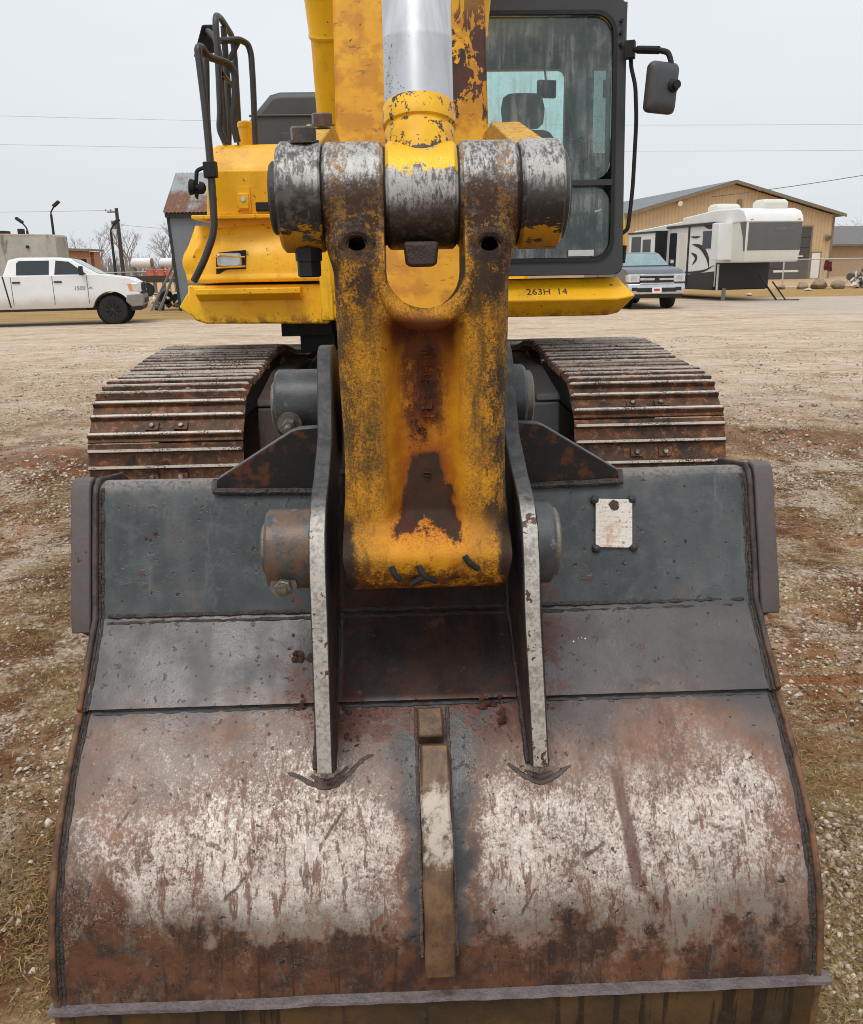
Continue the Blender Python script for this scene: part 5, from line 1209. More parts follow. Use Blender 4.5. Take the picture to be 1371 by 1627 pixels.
def grass(n, y0, y1, seed, hmin, hmax, wd, name, label):
    x, y, rng = scatter(n, y0, y1, seed, dgr); n = len(x); L = hmin + (hmax - hmin) * rng.rand(n) ** 2; a = rng.rand(n) * 6.283
    el = np.abs(rng.randn(n)) * 0.42; d = np.stack([np.cos(a) * np.cos(el), np.sin(a) * np.cos(el), np.sin(el)], 1)
    sd = np.stack([-np.sin(a), np.cos(a), np.zeros(n)], 1) * (wd * (0.6 + 0.8 * rng.rand(n)))[:, None]
    p = np.stack([x, y, gz(x, y) + 0.003], 1); mid = p + d * (L * 0.55)[:, None]; tip = p + d * L[:, None]; tip[:, 2] -= L * 0.25 * np.cos(el)
    tip[:, 2] = np.maximum(tip[:, 2], p[:, 2] + 0.001)
    tip[:, :2] += rng.randn(n, 2) * (L * 0.12)[:, None]
    V = np.stack([p - sd, p + sd, mid + sd * .8, mid - sd * .8, tip], 1).reshape(-1, 3); k = (np.arange(n) * 5)[:, None]
    F = np.concatenate([k + np.array([[0, 1, 2]]), k + np.array([[0, 2, 3]]), k + np.array([[3, 2, 4]])])
    me = np_mesh(name, V, F, False); at = me.attributes.new('tone', 'FLOAT', 'POINT'); at.data.foreach_set('value', np.repeat(rng.rand(n), 5).astype(np.float32))
    me.materials.append(M['straw_tones']); o = bpy.data.objects.new(name, me); COL.objects.link(o); tag(o, label, kind='stuff')
grass(150000, 0.9, 5.0, 61, 0.010, 0.045, 0.0011, 'dry_grass', 'flattened straw-coloured grass on the near ground')
grass(80000, 5.0, 16.0, 62, 0.02, 0.07, 0.0022, 'dry_grass', 'flattened straw-coloured grass beside and behind the tracks')
# ------------------------------------------------------------------ parked pickups
def m_paint(name, col, dirt):
    nb = NB(name); z = nb.z; n1 = nb.noise(1.6, 5, 0.65); n2 = nb.noise(14, 4, 0.7)
    c = nb.mix(nb.ss(n1, 0.35, 0.65), col, tuple(v * 0.93 for v in col))
    c = nb.mix(nb.ss(z + (n1 - 0.5) * 0.5 + (n2 - .5) * .15, 0.95, 0.55) * dirt, c, lin(150, 122, 86))
    M[name] = nb.done(c, 0.3, 0.0, None, 0.5, 0.3)
m_paint('white_car_paint', lin(232, 233, 234), 0.55); m_paint('grey_car_paint', lin(74, 82, 88), 0.2)
simple('car_glass', lin(46, 52, 56), 0.12, 0, 0.15, 2); simple('windscreen', lin(128, 150, 152), 0.10, 0.1, 0.2, 1.5)
simple('tyre', lin(34, 33, 33), 0.85, 0, 0.25, 10); simple('black_plastic', lin(34, 35, 36), 0.6, 0, 0.2, 6); simple('chrome', lin(206, 208, 210), 0.2, 0.8, 0.1, 4)
simple('amber', lin(214, 150, 88), 0.3, 0, 0.1, 8); simple('dusty_plastic', lin(132, 128, 122), 0.6, 0, 0.15, 4); simple('red_plate', lin(190, 60, 50), 0.4, 0, 0.2, 20)
def pickup(name, label, paint, loc, rz, chrome, group):
    t = empty(name, loc, rz); tag(t, label, 'pickup truck', group)
    def P(mb, nm, mat, parent=None, **k): return mb.build(nm, mat, parent or t, **k)
    W = 2.0
    def arch(cx, r, z0): return [(cx + r * math.cos(R(a)), max(z0, 0.42 + r * math.sin(R(a)))) for a in range(8, 173, 12)]
    fa, ra = (-1.03, -5.1) if chrome else (-0.86, -5.0)
    k0, kc = (0.0, 0.0) if chrome else (0.32, 0.40)      # the white truck has a shorter nose, its cab sits further forward
    b = MB()
    prof = [(-0.06, 0.62), (-0.03, 0.95), (-0.06, 1.20), (-0.28, 1.33), (-0.80, 1.41), (-1.45 + k0, 1.46), (-4.18, 1.44), (-4.20, 1.42), (-6.3, 1.42), (-6.32, 0.72), (-6.0, 0.56)]
    low = [(-5.7, 0.52)] + arch(ra, 0.52, 0.52)[::-1] + [(ra + 0.56, 0.50), (fa - 0.56, 0.50)] + arch(fa, 0.54, 0.52)[::-1] + [(fa + 0.58, 0.56)]
    b.prism(prof + low, 'y', 0.0, W); P(b, 'body', paint, bevel=0.045, seg=3)
    def gy_(z): return 0.03 + max(0, z - 1.42) * 0.34
    lowr = [(-1.42, 1.43), (-4.20, 1.43)]; b = MB()
    side = [(-1.42 + k0, 1.43), (-2.28 + kc, 1.90), (-2.6 + kc, 1.955), (-3.70 + kc, 1.965), (-4.02 + kc, 1.90), (-4.20 + kc, 1.43)]
    b.loft([[(x, gy_(z), z) for x, z in side], [(x, W - gy_(z), z) for x, z in side]]); P(b, 'cab_roof', paint, bevel=0.05, seg=3)
    for nm, poly in (('side_window', [(-1.85 + kc * .9, 1.47), (-2.36 + kc, 1.83), (-2.72 + kc, 1.87), (-2.78 + kc, 1.47)]), ('side_window', [(-2.93 + kc, 1.47), (-2.90 + kc, 1.87), (-3.72 + kc, 1.87), (-3.80 + kc, 1.80), (-3.82 + kc, 1.47)])):
        for s in (0, 1):
            f = (lambda z, d: gy_(z) - d) if s == 0 else (lambda z, d: W - gy_(z) + d)
            b = MB(); b.loft([[(x, f(z, -0.01), z) for x, z in poly], [(x, f(z, 0.008), z) for x, z in poly]]); P(b, nm, 'car_glass')
    ws = [(-1.50, 1.482), (-2.26, 1.895)]
    b = MB(); o = 0.012
    b.loft([[(-1.50 + k0 + d, 0.10, 1.475 + d), (-2.26 + kc + d, 0.24, 1.885 + d), (-2.26 + kc + d, W - 0.24, 1.885 + d), (-1.50 + k0 + d, W - 0.10, 1.475 + d)] for d in (-0.01, 0.014)]); P(b, 'windscreen', 'windscreen')
    for x in (-1.62 + k0 * .4, -2.85 + kc, -3.98 + kc):                            # door gaps
        for y0, y1 in ((-0.004, 0.01), (W - 0.01, W + 0.004)):
            b = MB(); b.box(x - 0.007, x + 0.007, y0, y1, 0.62, 1.43); P(b, 'door_gap', 'black_plastic')
    b = MB(); b.prism([(-4.21 + kc, 1.44), (-4.17 + kc, 1.44), (-4.05 + kc, 0.56), (-4.09 + kc, 0.56)], 'y', -0.006, 0.01); P(b, 'bed_gap', 'black_plastic')
    for x in (-2.68 + kc, -3.87 + kc + 0.05):
        b = MB(); b.box(x - 0.13, x + 0.09, -0.03, 0.02, 1.24, 1.285); P(b, 'door_handle', 'black_plastic', bevel=0.008)
    for s in (0, 1):
        y0, y1 = (-0.26, 0.02) if s == 0 else (W - 0.02, W + 0.26)
        b = MB(); b.box(-1.98 + kc * .8, -1.86 + kc * .8, *((-0.26, -0.06) if s == 0 else (W + 0.06, W + 0.26)), 1.44, 1.70); b.box(-1.95 + kc * .8, -1.88 + kc * .8, y0 + (0.0 if s else 0.18), y1 - (0.18 if s else 0), 1.45, 1.50); P(b, 'door_mirror', 'black_plastic', bevel=0.03)
        b = MB(); b.box(-1.87 + kc * .8, -1.855 + kc * .8, *((-0.22, -0.10) if s == 0 else (W + 0.10, W + 0.22)), 1.55, 1.66); P(b, 'mirror_glass', 'chrome')
    b = MB(); b.box(-4.1, -1.62, 0.02, 0.14, 0.44, 0.50); b.box(-4.1, -1.62, W - 0.14, W - 0.02, 0.44, 0.50); b.box(-5.9, -0.4, 0.35, W - 0.35, 0.42, 0.60); P(b, 'underbody', 'black_plastic')
    for x in (fa, ra):                                         # wheels
        for s in (0, 1):
            y = 0.04 if s == 0 else W - 0.04; d = 1 if s == 0 else -1
            b = MB(); b.lathe((x, y, 0.42), (0, d, 0), [(0.02, 0.24), (0.0, 0.30), (0.02, 0.395), (0.06, 0.42), (0.24, 0.42), (0.28, 0.38)], 32); wh = P(b, 'wheel', 'tyre')
            b = MB(); b.lathe((x, y + d * 0.05, 0.42), (0, -d, 0), [(0, 0.25), (0.04, 0.24), (0.035, 0.215), (0.0, 0.20)], 28)
            for k in range(8):
                a = 2 * math.pi * k / 8; b.bar((x + 0.05 * math.cos(a), y + d * 0.02, 0.42 + 0.05 * math.sin(a)), (x + 0.22 * math.cos(a), y + d * 0.01, 0.42 + 0.22 * math.sin(a)), 0.035, 0.045, (0, 1, 0))
            b.lathe((x, y + d * 0.03, 0.42), (0, -d, 0), [(0, 0.06), (0.045, 0.055), (0.05, 0.03)], 16); P(b, 'rim', 'chrome' if chrome else 'black_plastic', wh)
            b = MB(); b.lathe((x, y + d * 0.30, 0.42), (0, d, 0), [(0, 0.50), (0.02, 0.50)], 28); P(b, 'wheel_well', 'rubber')
    # front end
    b = MB(); b.box(-0.06, 0.035, 0.42, W - 0.42, 0.86, 1.20); gr = P(b, 'grille', 'black_plastic', bevel=0.02)
    if chrome:
        for z0, z1 in ((1.135, 1.20), (0.99, 1.06), (0.86, 0.91)):
            b = MB(); b.box(0.0, 0.055, 0.40, W - 0.40, z0, z1); P(b, 'grille_bar', 'chrome', gr, bevel=0.01)
        b = MB(); b.lathe((0.05, W / 2, 1.025), (1, 0, 0), [(0, 0.09), (0.012, 0.085)], 24); e = P(b, 'badge', 'black_plastic', gr); e.scale = (1, 1, 1)
    else:
        b = MB(); b.box(0.02, 0.05, W / 2 - 0.04, W / 2 + 0.04, 0.86, 1.20); b.box(0.02, 0.05, 0.42, W - 0.42, 1.01, 1.06); P(b, 'grille_bar', 'black_plastic', gr)
    for s in (0, 1):
        y0, y1 = (-0.012, 0.40) if s == 0 else (W - 0.40, W + 0.012)
        b = MB(); b.prism([(-0.36, 1.17), (-0.30, 0.96), (0.02, 0.93), (0.015, 1.20)], 'y', y0, y1); hl = P(b, 'headlight', 'lens', bevel=0.02)
        ya = y0 - 0.003 if s == 0 else y1 - 0.05; b = MB(); b.prism([(-0.37, 1.165), (-0.32, 0.965), (-0.23, 0.965), (-0.25, 1.175)], 'y', ya, ya + 0.053); P(b, 'turn_signal', 'amber', hl)
        b = MB(); b.box(0.0, 0.022, y0 + 0.10, y1 - 0.10, 0.98, 1.14); P(b, 'lamp_core', 'black_plastic' if not chrome else 'chrome', hl)
    b = MB(); b.prism([(-0.42, 0.86), (0.02, 0.88), (0.06, 0.70), (0.03, 0.52), (-0.30, 0.50), (-0.46, 0.66)], 'y', -0.01, W + 0.01); P(b, 'bumper', 'chrome' if chrome else 'dusty_plastic', bevel=0.03)
    b = MB(); b.prism([(-0.35, 0.50), (0.02, 0.52), (-0.02, 0.40), (-0.3, 0.38)], 'y', 0.05, W - 0.05); P(b, 'air_dam', 'black_plastic')
    b = MB(); b.box(0.05, 0.075, 0.30, W - 0.30, 0.60, 0.74); P(b, 'lower_grille', 'black_plastic', bevel=0.01)
    if chrome:
        b = MB(); b.box(0.075, 0.09, W / 2 - 0.17, W / 2 + 0.17, 0.57, 0.76); pl_ = P(b, 'number_plate', 'sticker'); b = MB(); b.box(0.09, 0.094, W / 2 - 0.10, W / 2 + 0.10, 0.63, 0.71); P(b, 'plate_print', 'red_plate', pl_)
        for s in (0.12, W - 0.32): b = MB(); b.box(0.052, 0.075, s, s + 0.2, 0.64, 0.76); P(b, 'fog_lamp', 'black_plastic', bevel=0.01)
    else:
        me = text_mesh('1500', 0.16, 0.004); me.transform(Matrix.Translation((-1.72, -0.006, 1.07)) @ Matrix.Rotation(R(90), 4, 'X')); mpart(me, 'door_badge', 'dusty_plastic', t)
        b = MB(); b.bar((-1.50, -0.006, 1.05), (-1.40, -0.006, 1.09), 0.02, 0.01, (0, 1, 0)); b.bar((-1.42, -0.006, 1.09), (-1.36, -0.006, 1.06), 0.02, 0.01, (0, 1, 0)); P(b, 'fender_badge', 'dusty_plastic')
        b = MB(); b.box(-4.5, -4.25, 0.5, 1.5, 1.40, 1.52); P(b, 'bed_box', 'black_plastic', bevel=0.02)
    return t
pickup('white_pickup', 'white crew cab pickup with muddy sills seen from its side', 'white_car_paint', (-9.05, 28.15, 0.0), R(13), False, 'pickups parked in the yard').scale = (1.05, 1.05, 1.05)
pickup('grey_pickup', 'slate grey pickup with chrome grille parked facing the viewer by the camper', 'grey_car_paint', (6.98, 31.0, 0.0), R(-90 + 4), True, 'pickups parked in the yard')

# ------------------------------------------------------------------ the camper trailer
simple('camper_white', lin(226, 226, 224), 0.4, 0, 0.05, 1.5); simple('camper_grey', lin(94, 92, 92), 0.4, 0, 0.08, 2); simple('camper_black', lin(28, 28, 30), 0.45, 0, 0.2, 3)
simple('camper_cream', lin(216, 214, 204), 0.45, 0, 0.05, 2)
CT = empty('camper_trailer', (12.35, 35.0, 0), R(12.5)); tag(CT, 'long white and grey fifth wheel camper trailer with black swirls', 'camper')
def cp(mb, nm, mat, par=None, **k): return mb.build(nm, mat, par or CT, **k)
b = MB(); b.prism([(2.1, 0.55), (2.1, 3.42), (9.8, 3.05), (9.9, 2.9), (9.9, 0.70), (8.0, 0.55)], 'x', 0.0, 2.45); cbody = cp(b, 'body', 'camper_white', bevel=0.04)
b = MB(); b.prism([(0.10, 1.52), (0.0, 1.95), (0.0, 3.03), (2.11, 3.03), (2.11, 1.50)], 'x', 0.0, 2.45); cap = cp(b, 'front_cap', 'camper_cream', bevel=0.05)
b = MB(); b.prism([(-0.02, 3.02), (0.05, 3.25), (0.22, 3.45), (0.6, 3.56), (2.2, 3.60), (5.0, 3.42), (5.0, 3.1), (2.2, 3.1), (1.6, 3.02)], 'x', -0.03, 2.48); cp(b, 'cap_top', 'camper_white', cap, bevel=0.05, seg=3)
b = MB(); b.box(0.10, 2.42, -0.02, 0.03, 1.97, 3.01); cp(b, 'front_panel', 'camper_grey', cap, bevel=0.02)
me = text_mesh('ALUMAPEX LASS', 0.14, 0.003); me.transform(Matrix.Translation((1.62, -0.028, 2.76)) @ Matrix.Rotation(R(90), 4, 'X')); mpart(me, 'front_lettering', 'dusty_plastic', cap)
for x in (0.22, 2.28): b = MB(); b.box(x - 0.06, x + 0.06, -0.01, 0.1, 3.10, 3.14); cp(b, 'marker_lamp', 'amber', cap)
b = MB(); b.prism([(0.02, 1.95), (0.02, 3.02), (0.45, 3.02), (0.2, 2.5), (0.10, 1.95)], 'x', -0.012, 0.02); cp(b, 'cap_side_panel', 'camper_grey', cap)
b = MB(); b.box(0.05, 2.40, 1.9, 2.12, 0.45, 1.50); b.box(0.0, 2.45, 2.12, 9.9, 0.42, 0.56); cp(b, 'lower_front', 'camper_black', bevel=0.02)
b = MB(); b.box(0.0, 0.06, 1.86, 1.92, 0.40, 1.46); cp(b, 'corner_trim', 'camper_cream')
b = MB(); b.prism([(2.12, 0.50), (2.12, 1.18), (5.2, 0.98), (5.6, 0.6), (5.6, 0.5)], 'x', -0.02, 0.03); cp(b, 'skirt', 'camper_black')
# slide-out near the nose, second slide-out further back, door, windows
b = MB(); b.box(-0.60, 0.05, 0.95, 1.5, 1.62, 3.04); so = cp(b, 'slide_out', 'camper_white', bevel=0.03)
b = MB(); b.box(-0.02, 0.02, 2.5, 3.2, 2.10, 2.80); cp(b, 'side_window', 'car_glass')
b = MB(); b.box(-0.55, 0.03, 6.4, 9.2, 0.95, 2.88); s2 = cp(b, 'slide_out', 'camper_white', bevel=0.03)
b = MB(); b.box(-0.60, 0.0, 6.35, 9.25, 2.88, 2.95); b.box(-0.58, 0.0, 6.36, 6.42, 0.95, 2.9); cp(b, 'slide_trim', 'camper_black', s2)
for y0, y1, z0, z1 in ((6.9, 7.7, 1.75, 2.6), (7.9, 8.9, 1.5, 2.75)): b = MB(); b.box(-0.565, -0.53, y0, y1, z0, z1); cp(b, 'slide_window', 'car_glass', s2, bevel=0.01)
b = MB(); b.prism([(5.45, 1.35), (5.45, 2.75), (5.52, 2.82), (6.02, 2.82), (6.1, 2.75), (6.1, 1.35)], 'x', -0.02, 0.02); cp(b, 'side_window', 'car_glass')
b = MB(); b.box(-0.04, 0.02, 4.32, 4.42, 0.6, 3.05); b.box(-0.10, 0.0, 2.3, 6.3, 3.02, 3.12); cp(b, 'awning_rail', 'camper_black')
b = MB(); b.box(-0.02, 0.02, 4.55, 5.15, 0.85, 2.75); dr = cp(b, 'door', 'camper_cream', bevel=0.02)
for pts, wd in (([(5.2, 1.20), (4.2, 1.12), (3.0, 1.20), (2.15, 1.42)], 0.05), ([(4.05, 2.30), (3.3, 2.15), (2.75, 1.75), (2.55, 1.30)], 0.11), ([(4.1, 1.95), (3.65, 1.75), (3.95, 1.45)], 0.08),
                ([(3.4, 3.15), (2.8, 2.98), (2.3, 2.95)], 0.10), ([(2.42, 2.95), (2.3, 2.5), (2.14, 2.2)], 0.10), ([(4.25, 2.62), (3.85, 2.58), (3.4, 2.60)], 0.045)):
    P_ = catmull(pts, 6); b = MB(); n = len(P_)
    up_, dn_ = [], []
    for i, p in enumerate(P_):
        t = np.array(P_[min(i + 1, n - 1)]) - np.array(P_[max(i - 1, 0)]); t /= np.linalg.norm(t); k = wd * math.sin(math.pi * (i + 0.5) / n)
        up_.append((p[0] - t[1] * k, p[1] + t[0] * k)); dn_.append((p[0] + t[1] * k, p[1] - t[0] * k))
    b.prism(up_ + dn_[::-1], 'x', -0.014, 0.01); cp(b, 'swirl', 'camper_black')
for y0, x0 in ((0.55, 1.35), (3.2, 0.9)):
    b = MB(); b.loft([[(x0 - 0.33, y0, 3.52), (x0 + 0.75, y0, 3.52), (x0 + 0.75, y0 + 0.8, 3.52), (x0 - 0.33, y0 + 0.8, 3.52)], [(x0 - 0.33, y0 - .03, 3.78), (x0 + 0.75, y0 - .03, 3.78), (x0 + 0.75, y0 + 0.8, 3.78), (x0 - 0.33, y0 + 0.8, 3.78)], [(x0 - 0.25, y0 + .08, 3.90), (x0 + 0.67, y0 + .08, 3.90), (x0 + 0.67, y0 + 0.7, 3.90), (x0 - 0.25, y0 + 0.7, 3.90)]]); cp(b, 'roof_unit', 'camper_cream', bevel=0.05)
b = MB(); b.box(0.25, 0.37, 1.75, 1.87, 0.0, 0.5); b.box(0.2, 0.42, 1.7, 1.92, 0.0, 0.03); cp(b, 'landing_leg', 'dusty_plastic')
b = MB(); b.bar((2.2, 0.9, 0.0), (1.7, 1.5, 1.0), 0.06, 0.06); b.bar((2.25, 0.9, 0.0), (2.9, 0.4, 0.02), 0.05, 0.05); b.bar((2.0, 1.0, 0.75), (2.55, 0.8, 0.0), 0.05, 0.05); cp(b, 'tripod_leg', 'black_plastic')
for y in (6.4, 7.4):
    b = MB(); b.lathe((0.05, y, 0.38), (1, 0, 0), [(0, 0.2), (0.0, 0.34), (0.05, 0.38), (0.22, 0.38)], 24); cp(b, 'wheel', 'tyre')

# ------------------------------------------------------------------ buildings on the right
def m_siding(name, col, dark, sp):
    nb = NB(name); w_ = nb.m('SINE', nb.x * (2 * math.pi / sp)); n1 = nb.noise(0.6, 4, 0.6); n2 = nb.noise(6, 4, 0.6, stretch=(1, 1, 0.15))
    c = nb.mix(nb.ss(n1 * .6 + n2 * .4, 0.35, 0.65), col, tuple(v * 0.86 for v in col)); c = nb.mix(nb.ss(w_, 0.55, 0.95) * 0.5, c, dark)
    M[name] = nb.done(c, 0.55, 0, nb.bump(w_, 0.5, 0.03), 0.3)
m_siding('tan_siding', lin(206, 178, 140), lin(176, 148, 112), 0.30); m_siding('grey_roofing', lin(118, 122, 122), lin(96, 104, 108), 0.4)
simple('brown_trim', lin(126, 112, 92), 0.6, 0, 0.1, 2); simple('door_dark', lin(74, 70, 70), 0.6, 0, 0.12, 2); simple('door_white', lin(226, 224, 220), 0.5, 0, 0.06, 3)
MBd = empty('metal_building', (24.3, 72.5, 0), R(9)); tag(MBd, 'large tan metal building with a low gable roof behind the camper', 'building')
def mbp(mb, nm, mat, par=None, **k): return mb.build(nm, mat, par or MBd, **k)
EZ, PZ, HWD = 4.95, 7.35, 9.0
b = MB(); b.prism([(-HWD, 0), (-HWD, EZ), (0, PZ), (HWD, EZ), (HWD, 0)], 'y', 0, 30); mbw = mbp(b, 'wall', 'tan_siding')
b = MB()
for s in (-1, 1):
    b.loft([[(0, y, PZ + 0.08), (s * (HWD + 0.7), y, EZ - 0.10), (s * (HWD + 0.7), y, EZ + 0.10), (0, y, PZ + 0.28)] for y in (-0.5, 30.5)])
rf = mbp(b, 'roof', 'grey_roofing')
for s in (-1, 1):
    b = MB(); b.loft([[(0, y, PZ + 0.02), (s * (HWD + 0.72), y, EZ - 0.16), (s * (HWD + 0.72), y, EZ + 0.06), (0, y, PZ + 0.24)] for y in (-0.56, -0.5)]); mbp(b, 'rake_trim', 'brown_trim', rf)
b = MB(); b.box(3.2, 7.05, -0.06, 0.05, 0.0, 4.05); gd = mbp(b, 'garage_door', 'door_dark')
for z in (0.85, 1.65, 2.45, 3.25): b = MB(); b.box(3.25, 7.0, -0.075, -0.055, z, z + 0.03); mbp(b, 'door_joint', 'black_plastic', gd)
b = MB(); b.box(4.0, 6.5, -0.09, -0.06, 1.75, 1.85); b.box(4.0, 6.2, -0.09, -0.06, 0.55, 0.72); mbp(b, 'door_stripe', 'door_white', gd)
b = MB(); b.box(7.05, 7.18, -0.09, 0.05, 0, 4.15); b.box(3.05, 7.18, -0.085, 0.05, 4.05, 4.18); mbp(b, 'door_frame', 'brown_trim', gd)
b = MB(); b.box(7.30, 8.06, -0.05, 0.05, 0.05, 2.05); wd_ = mbp(b, 'walk_door', 'door_white'); b = MB(); b.box(7.22, 7.30, -0.07, 0.05, 0, 2.13); b.box(8.06, 8.14, -0.07, 0.05, 0, 2.13); b.box(7.22, 8.14, -0.072, 0.05, 2.05, 2.135); mbp(b, 'door_frame', 'brown_trim', wd_)
b = MB(); b.lathe((8.45, -0.05, 3.4), (0, -0.6, -0.5), [(0, 0.10), (0.25, 0.22), (0.40, 0.26)], 12); mbp(b, 'wall_lamp', 'brown_trim')
b = MB(); b.lathe((-4.6, -0.05, 6.0), (0, -0.9, -0.2), [(0, 0.08), (0.5, 0.2)], 10); mbp(b, 'wall_lamp', 'door_white')
b = MB(); b.cyl((0.6, -0.1, 5.6), (0.6, -0.1, 6.2), 0.18, 12); mbp(b, 'vent_pipe', 'brown_trim')
b = MB(); b.box(HWD - 0.12, HWD + 0.04, -0.04, 0.10, 0, EZ - 0.1); mbp(b, 'corner_trim', 'brown_trim')
LH = empty('low_house', (43.0, 82.0, 0), R(9)); tag(LH, 'low tan house with a brown-grey shingle roof beside the metal building', 'house')
simple('shingle', lin(112, 108, 106), 0.9, 0, 0.12, 3); simple('tan_wall', lin(176, 152, 122), 0.8, 0, 0.1, 2)
b = MB(); b.box(-7, 9, 0, 9, 0, 2.75); b.build('wall', 'tan_wall', LH)
b = MB(); b.prism([(-0.7, 2.62), (-0.7, 2.78), (4.5, 4.5), (9.7, 2.78), (9.7, 2.62)], 'x', -7.5, 9.5); b.build('roof', 'shingle', LH)
b = MB(); b.box(-2.3, -1.0, -0.05, 0.05, 0.9, 2.1); b.build('window', 'car_glass', LH); b = MB(); b.box(-2.45, -0.85, -0.08, 0.04, 0.78, 0.9); b.build('window_sill', 'door_white', LH)

# chain link fence in front of them
simple('galvanised', lin(196, 190, 180), 0.5, 0.3, 0.1, 4)
def fence(name, label, p0, p1, h, step, mat='galvanised', wires=True):
    p0, p1 = Vector(p0), Vector(p1); L = (p1 - p0).length; f = empty(name, p0, math.atan2(p1.y - p0.y, p1.x - p0.x)); tag(f, label, 'fence')
    n = int(L / step)
    for k in range(n + 1):
        b = MB(); b.cyl((k * step, 0, 0), (k * step, 0, h + 0.05), 0.045, 8); b.build('post', mat, f)
    for z in (h, 0.1):
        b = MB(); b.cyl((0, 0, z), (L, 0, z), 0.028, 8); b.build('rail', mat, f)
    if wires:
        b = MB(); s = 0.16; k = -h
        while k < L:
            for dr in (1, -1):
                x0, x1 = k, k + h
                z0, z1 = (0.1, h) if dr > 0 else (h, 0.1)
                a0, a1 = max(x0, 0), min(x1, L)
                if a1 > a0: b.tube([(a0, 0.01 * dr, z0 + (z1 - z0) * (a0 - x0) / h), (a1, 0.01 * dr, z0 + (z1 - z0) * (a1 - x0) / h)], 0.0045, 3)
            k += s
        b.build('mesh_wire', mat, f, sharp=0)
    return f
fence('chain_link_fence', 'pale chain link fence with thin posts right of the camper', (19.9, 50.0, 0), (33.0, 48.5, 0), 1.58, 2.15)
fence('rail_fence', 'low pale wire fence beyond the hood of the white pickup', (-26.0, 57.0, 0), (-12.0, 57.0, 0), 1.50, 2.4, wires=False)

def rock_mesh(r, seed, flat=0.7, n=1):
    bm = bmesh.new(); bmesh.ops.create_icosphere(bm, subdivisions=2, radius=r); rng = random.Random(seed)
    offs = [Vector((rng.uniform(-1, 1), rng.uniform(-1, 1), rng.uniform(-1, 1))).normalized() for _ in range(9)]; ds = [rng.uniform(0.55, 0.95) for _ in range(9)]
    for v in bm.verts:
        for o_, d in zip(offs, ds):
            k = v.co.dot(o_) - r * d
            if k > 0: v.co -= o_ * k
        v.co.z *= flat; v.co += Vector((rng.uniform(-1, 1), rng.uniform(-1, 1), rng.uniform(-1, 1))) * r * 0.03
    me = bpy.data.meshes.new('rock'); bm.to_mesh(me); bm.free(); me.shade_smooth(); me.set_sharp_from_angle(angle=R(30)); return me
simple('rubble', lin(146, 128, 108), 0.95, 0, 0.3, 4, 0.5, 12); simple('dark_scrap', lin(46, 44, 42), 0.8, 0.1, 0.4, 4, 0.4, 14); simple('pale_scrap', lin(206, 198, 186), 0.7, 0, 0.15, 4); simple('grey_scrap', lin(120, 118, 116), 0.7, 0.1, 0.3, 4); simple('maroon_cloth', lin(96, 34, 42), 0.9, 0, 0.2, 10)
spots = [(20.6, 49.0, 0.45, 'brown broken boulder just right of the camper, leftmost of the rubble'), (21.6, 49.2, 0.65, 'largest pale boulder in the rubble below the white walk door'), (22.5, 48.8, 0.5, 'round brown boulder between the pale boulder and the scrap'), (23.0, 49.6, 0.38, 'small dark-sided boulder under the maroon cloth'), (19.6, 49.4, 0.32, 'smallest flat stone at the edge of the rubble by the camper'), (25.4, 49.2, 0.5, 'half hidden boulder behind the bent scrap at the right edge')]
for i, (x, y, r, lb) in enumerate(spots):
    r *= 0.8; me = rock_mesh(r, 40 + i); me.materials.append(M['rubble']); o = bpy.data.objects.new('boulder', me); COL.objects.link(o); o.location = (x, y, r * 0.45); o.rotation_euler = (0, 0, i * 1.3); tag(o, lb, 'boulder', 'rubble along the fence')
def heap(name, label, loc, w_, h, seed, mats, n=14, cat='scrap'):
    rng = random.Random(seed); t = empty(name, loc, rng.uniform(-.3, .3)); tag(t, label, cat)
    for k in range(n):
        x = rng.gauss(0, w_ * 0.33); hh = h * max(0.15, 1 - abs(x) / w_); L = rng.uniform(0.15, 0.5) * w_ * 0.6
        a = rng.uniform(0, 6.28); el_ = rng.uniform(-0.5, 0.9); d = Vector((math.cos(a) * math.cos(el_), math.sin(a) * math.cos(el_), math.sin(el_)))
        c = Vector((x, rng.uniform(-.4, .4), rng.uniform(0.15, 1) * hh)); c.z = max(c.z, abs(d.z) * L * 0.5 + 0.05)
        b = MB(); ty = rng.random()
        if ty < 0.35: b.tube(smooth_path([c - d * L * .5, c + Vector((rng.uniform(-.2, .2), 0, rng.uniform(0, .25))), c + d * L * .5], 4), rng.uniform(0.03, 0.07), 7)
        elif ty < 0.7: b.obox(c, (d, d.orthogonal(), d.cross(d.orthogonal())), (L * .5, rng.uniform(.06, .2), rng.uniform(.02, .1)))
        else: b.lathe(c, d, [(0, rng.uniform(.1, .24)), (rng.uniform(.1, .3), rng.uniform(.1, .25))], 10)
        b.build(rng.choice(['scrap_bar', 'scrap_plate', 'scrap_drum']) if False else ('scrap_bar' if ty < .35 else 'scrap_plate' if ty < .7 else 'scrap_drum'), rng.choice(mats), t, bevel=0.008)
    return t
heap('scrap_heap', 'dark heap of scrap metal behind the fence at the far right', (24.9, 50.8, 0), 1.7, 1.05, 3, ['dark_scrap', 'dark_scrap', 'grey_scrap', 'pale_scrap'], 22)
heap('scrap_heap', 'low dark scrap pile in front of the fence, right of the boulders', (23.9, 48.9, 0), 1.0, 0.55, 5, ['dark_scrap', 'grey_scrap', 'grey_scrap', 'pale_scrap'], 14)
heap('scrap_heap', 'black junk heap at the foot of the grey shed', (-10.9, 37.2, 0), 1.25, 0.75, 8, ['dark_scrap', 'dark_scrap', 'grey_scrap', 'pale_scrap'], 20)
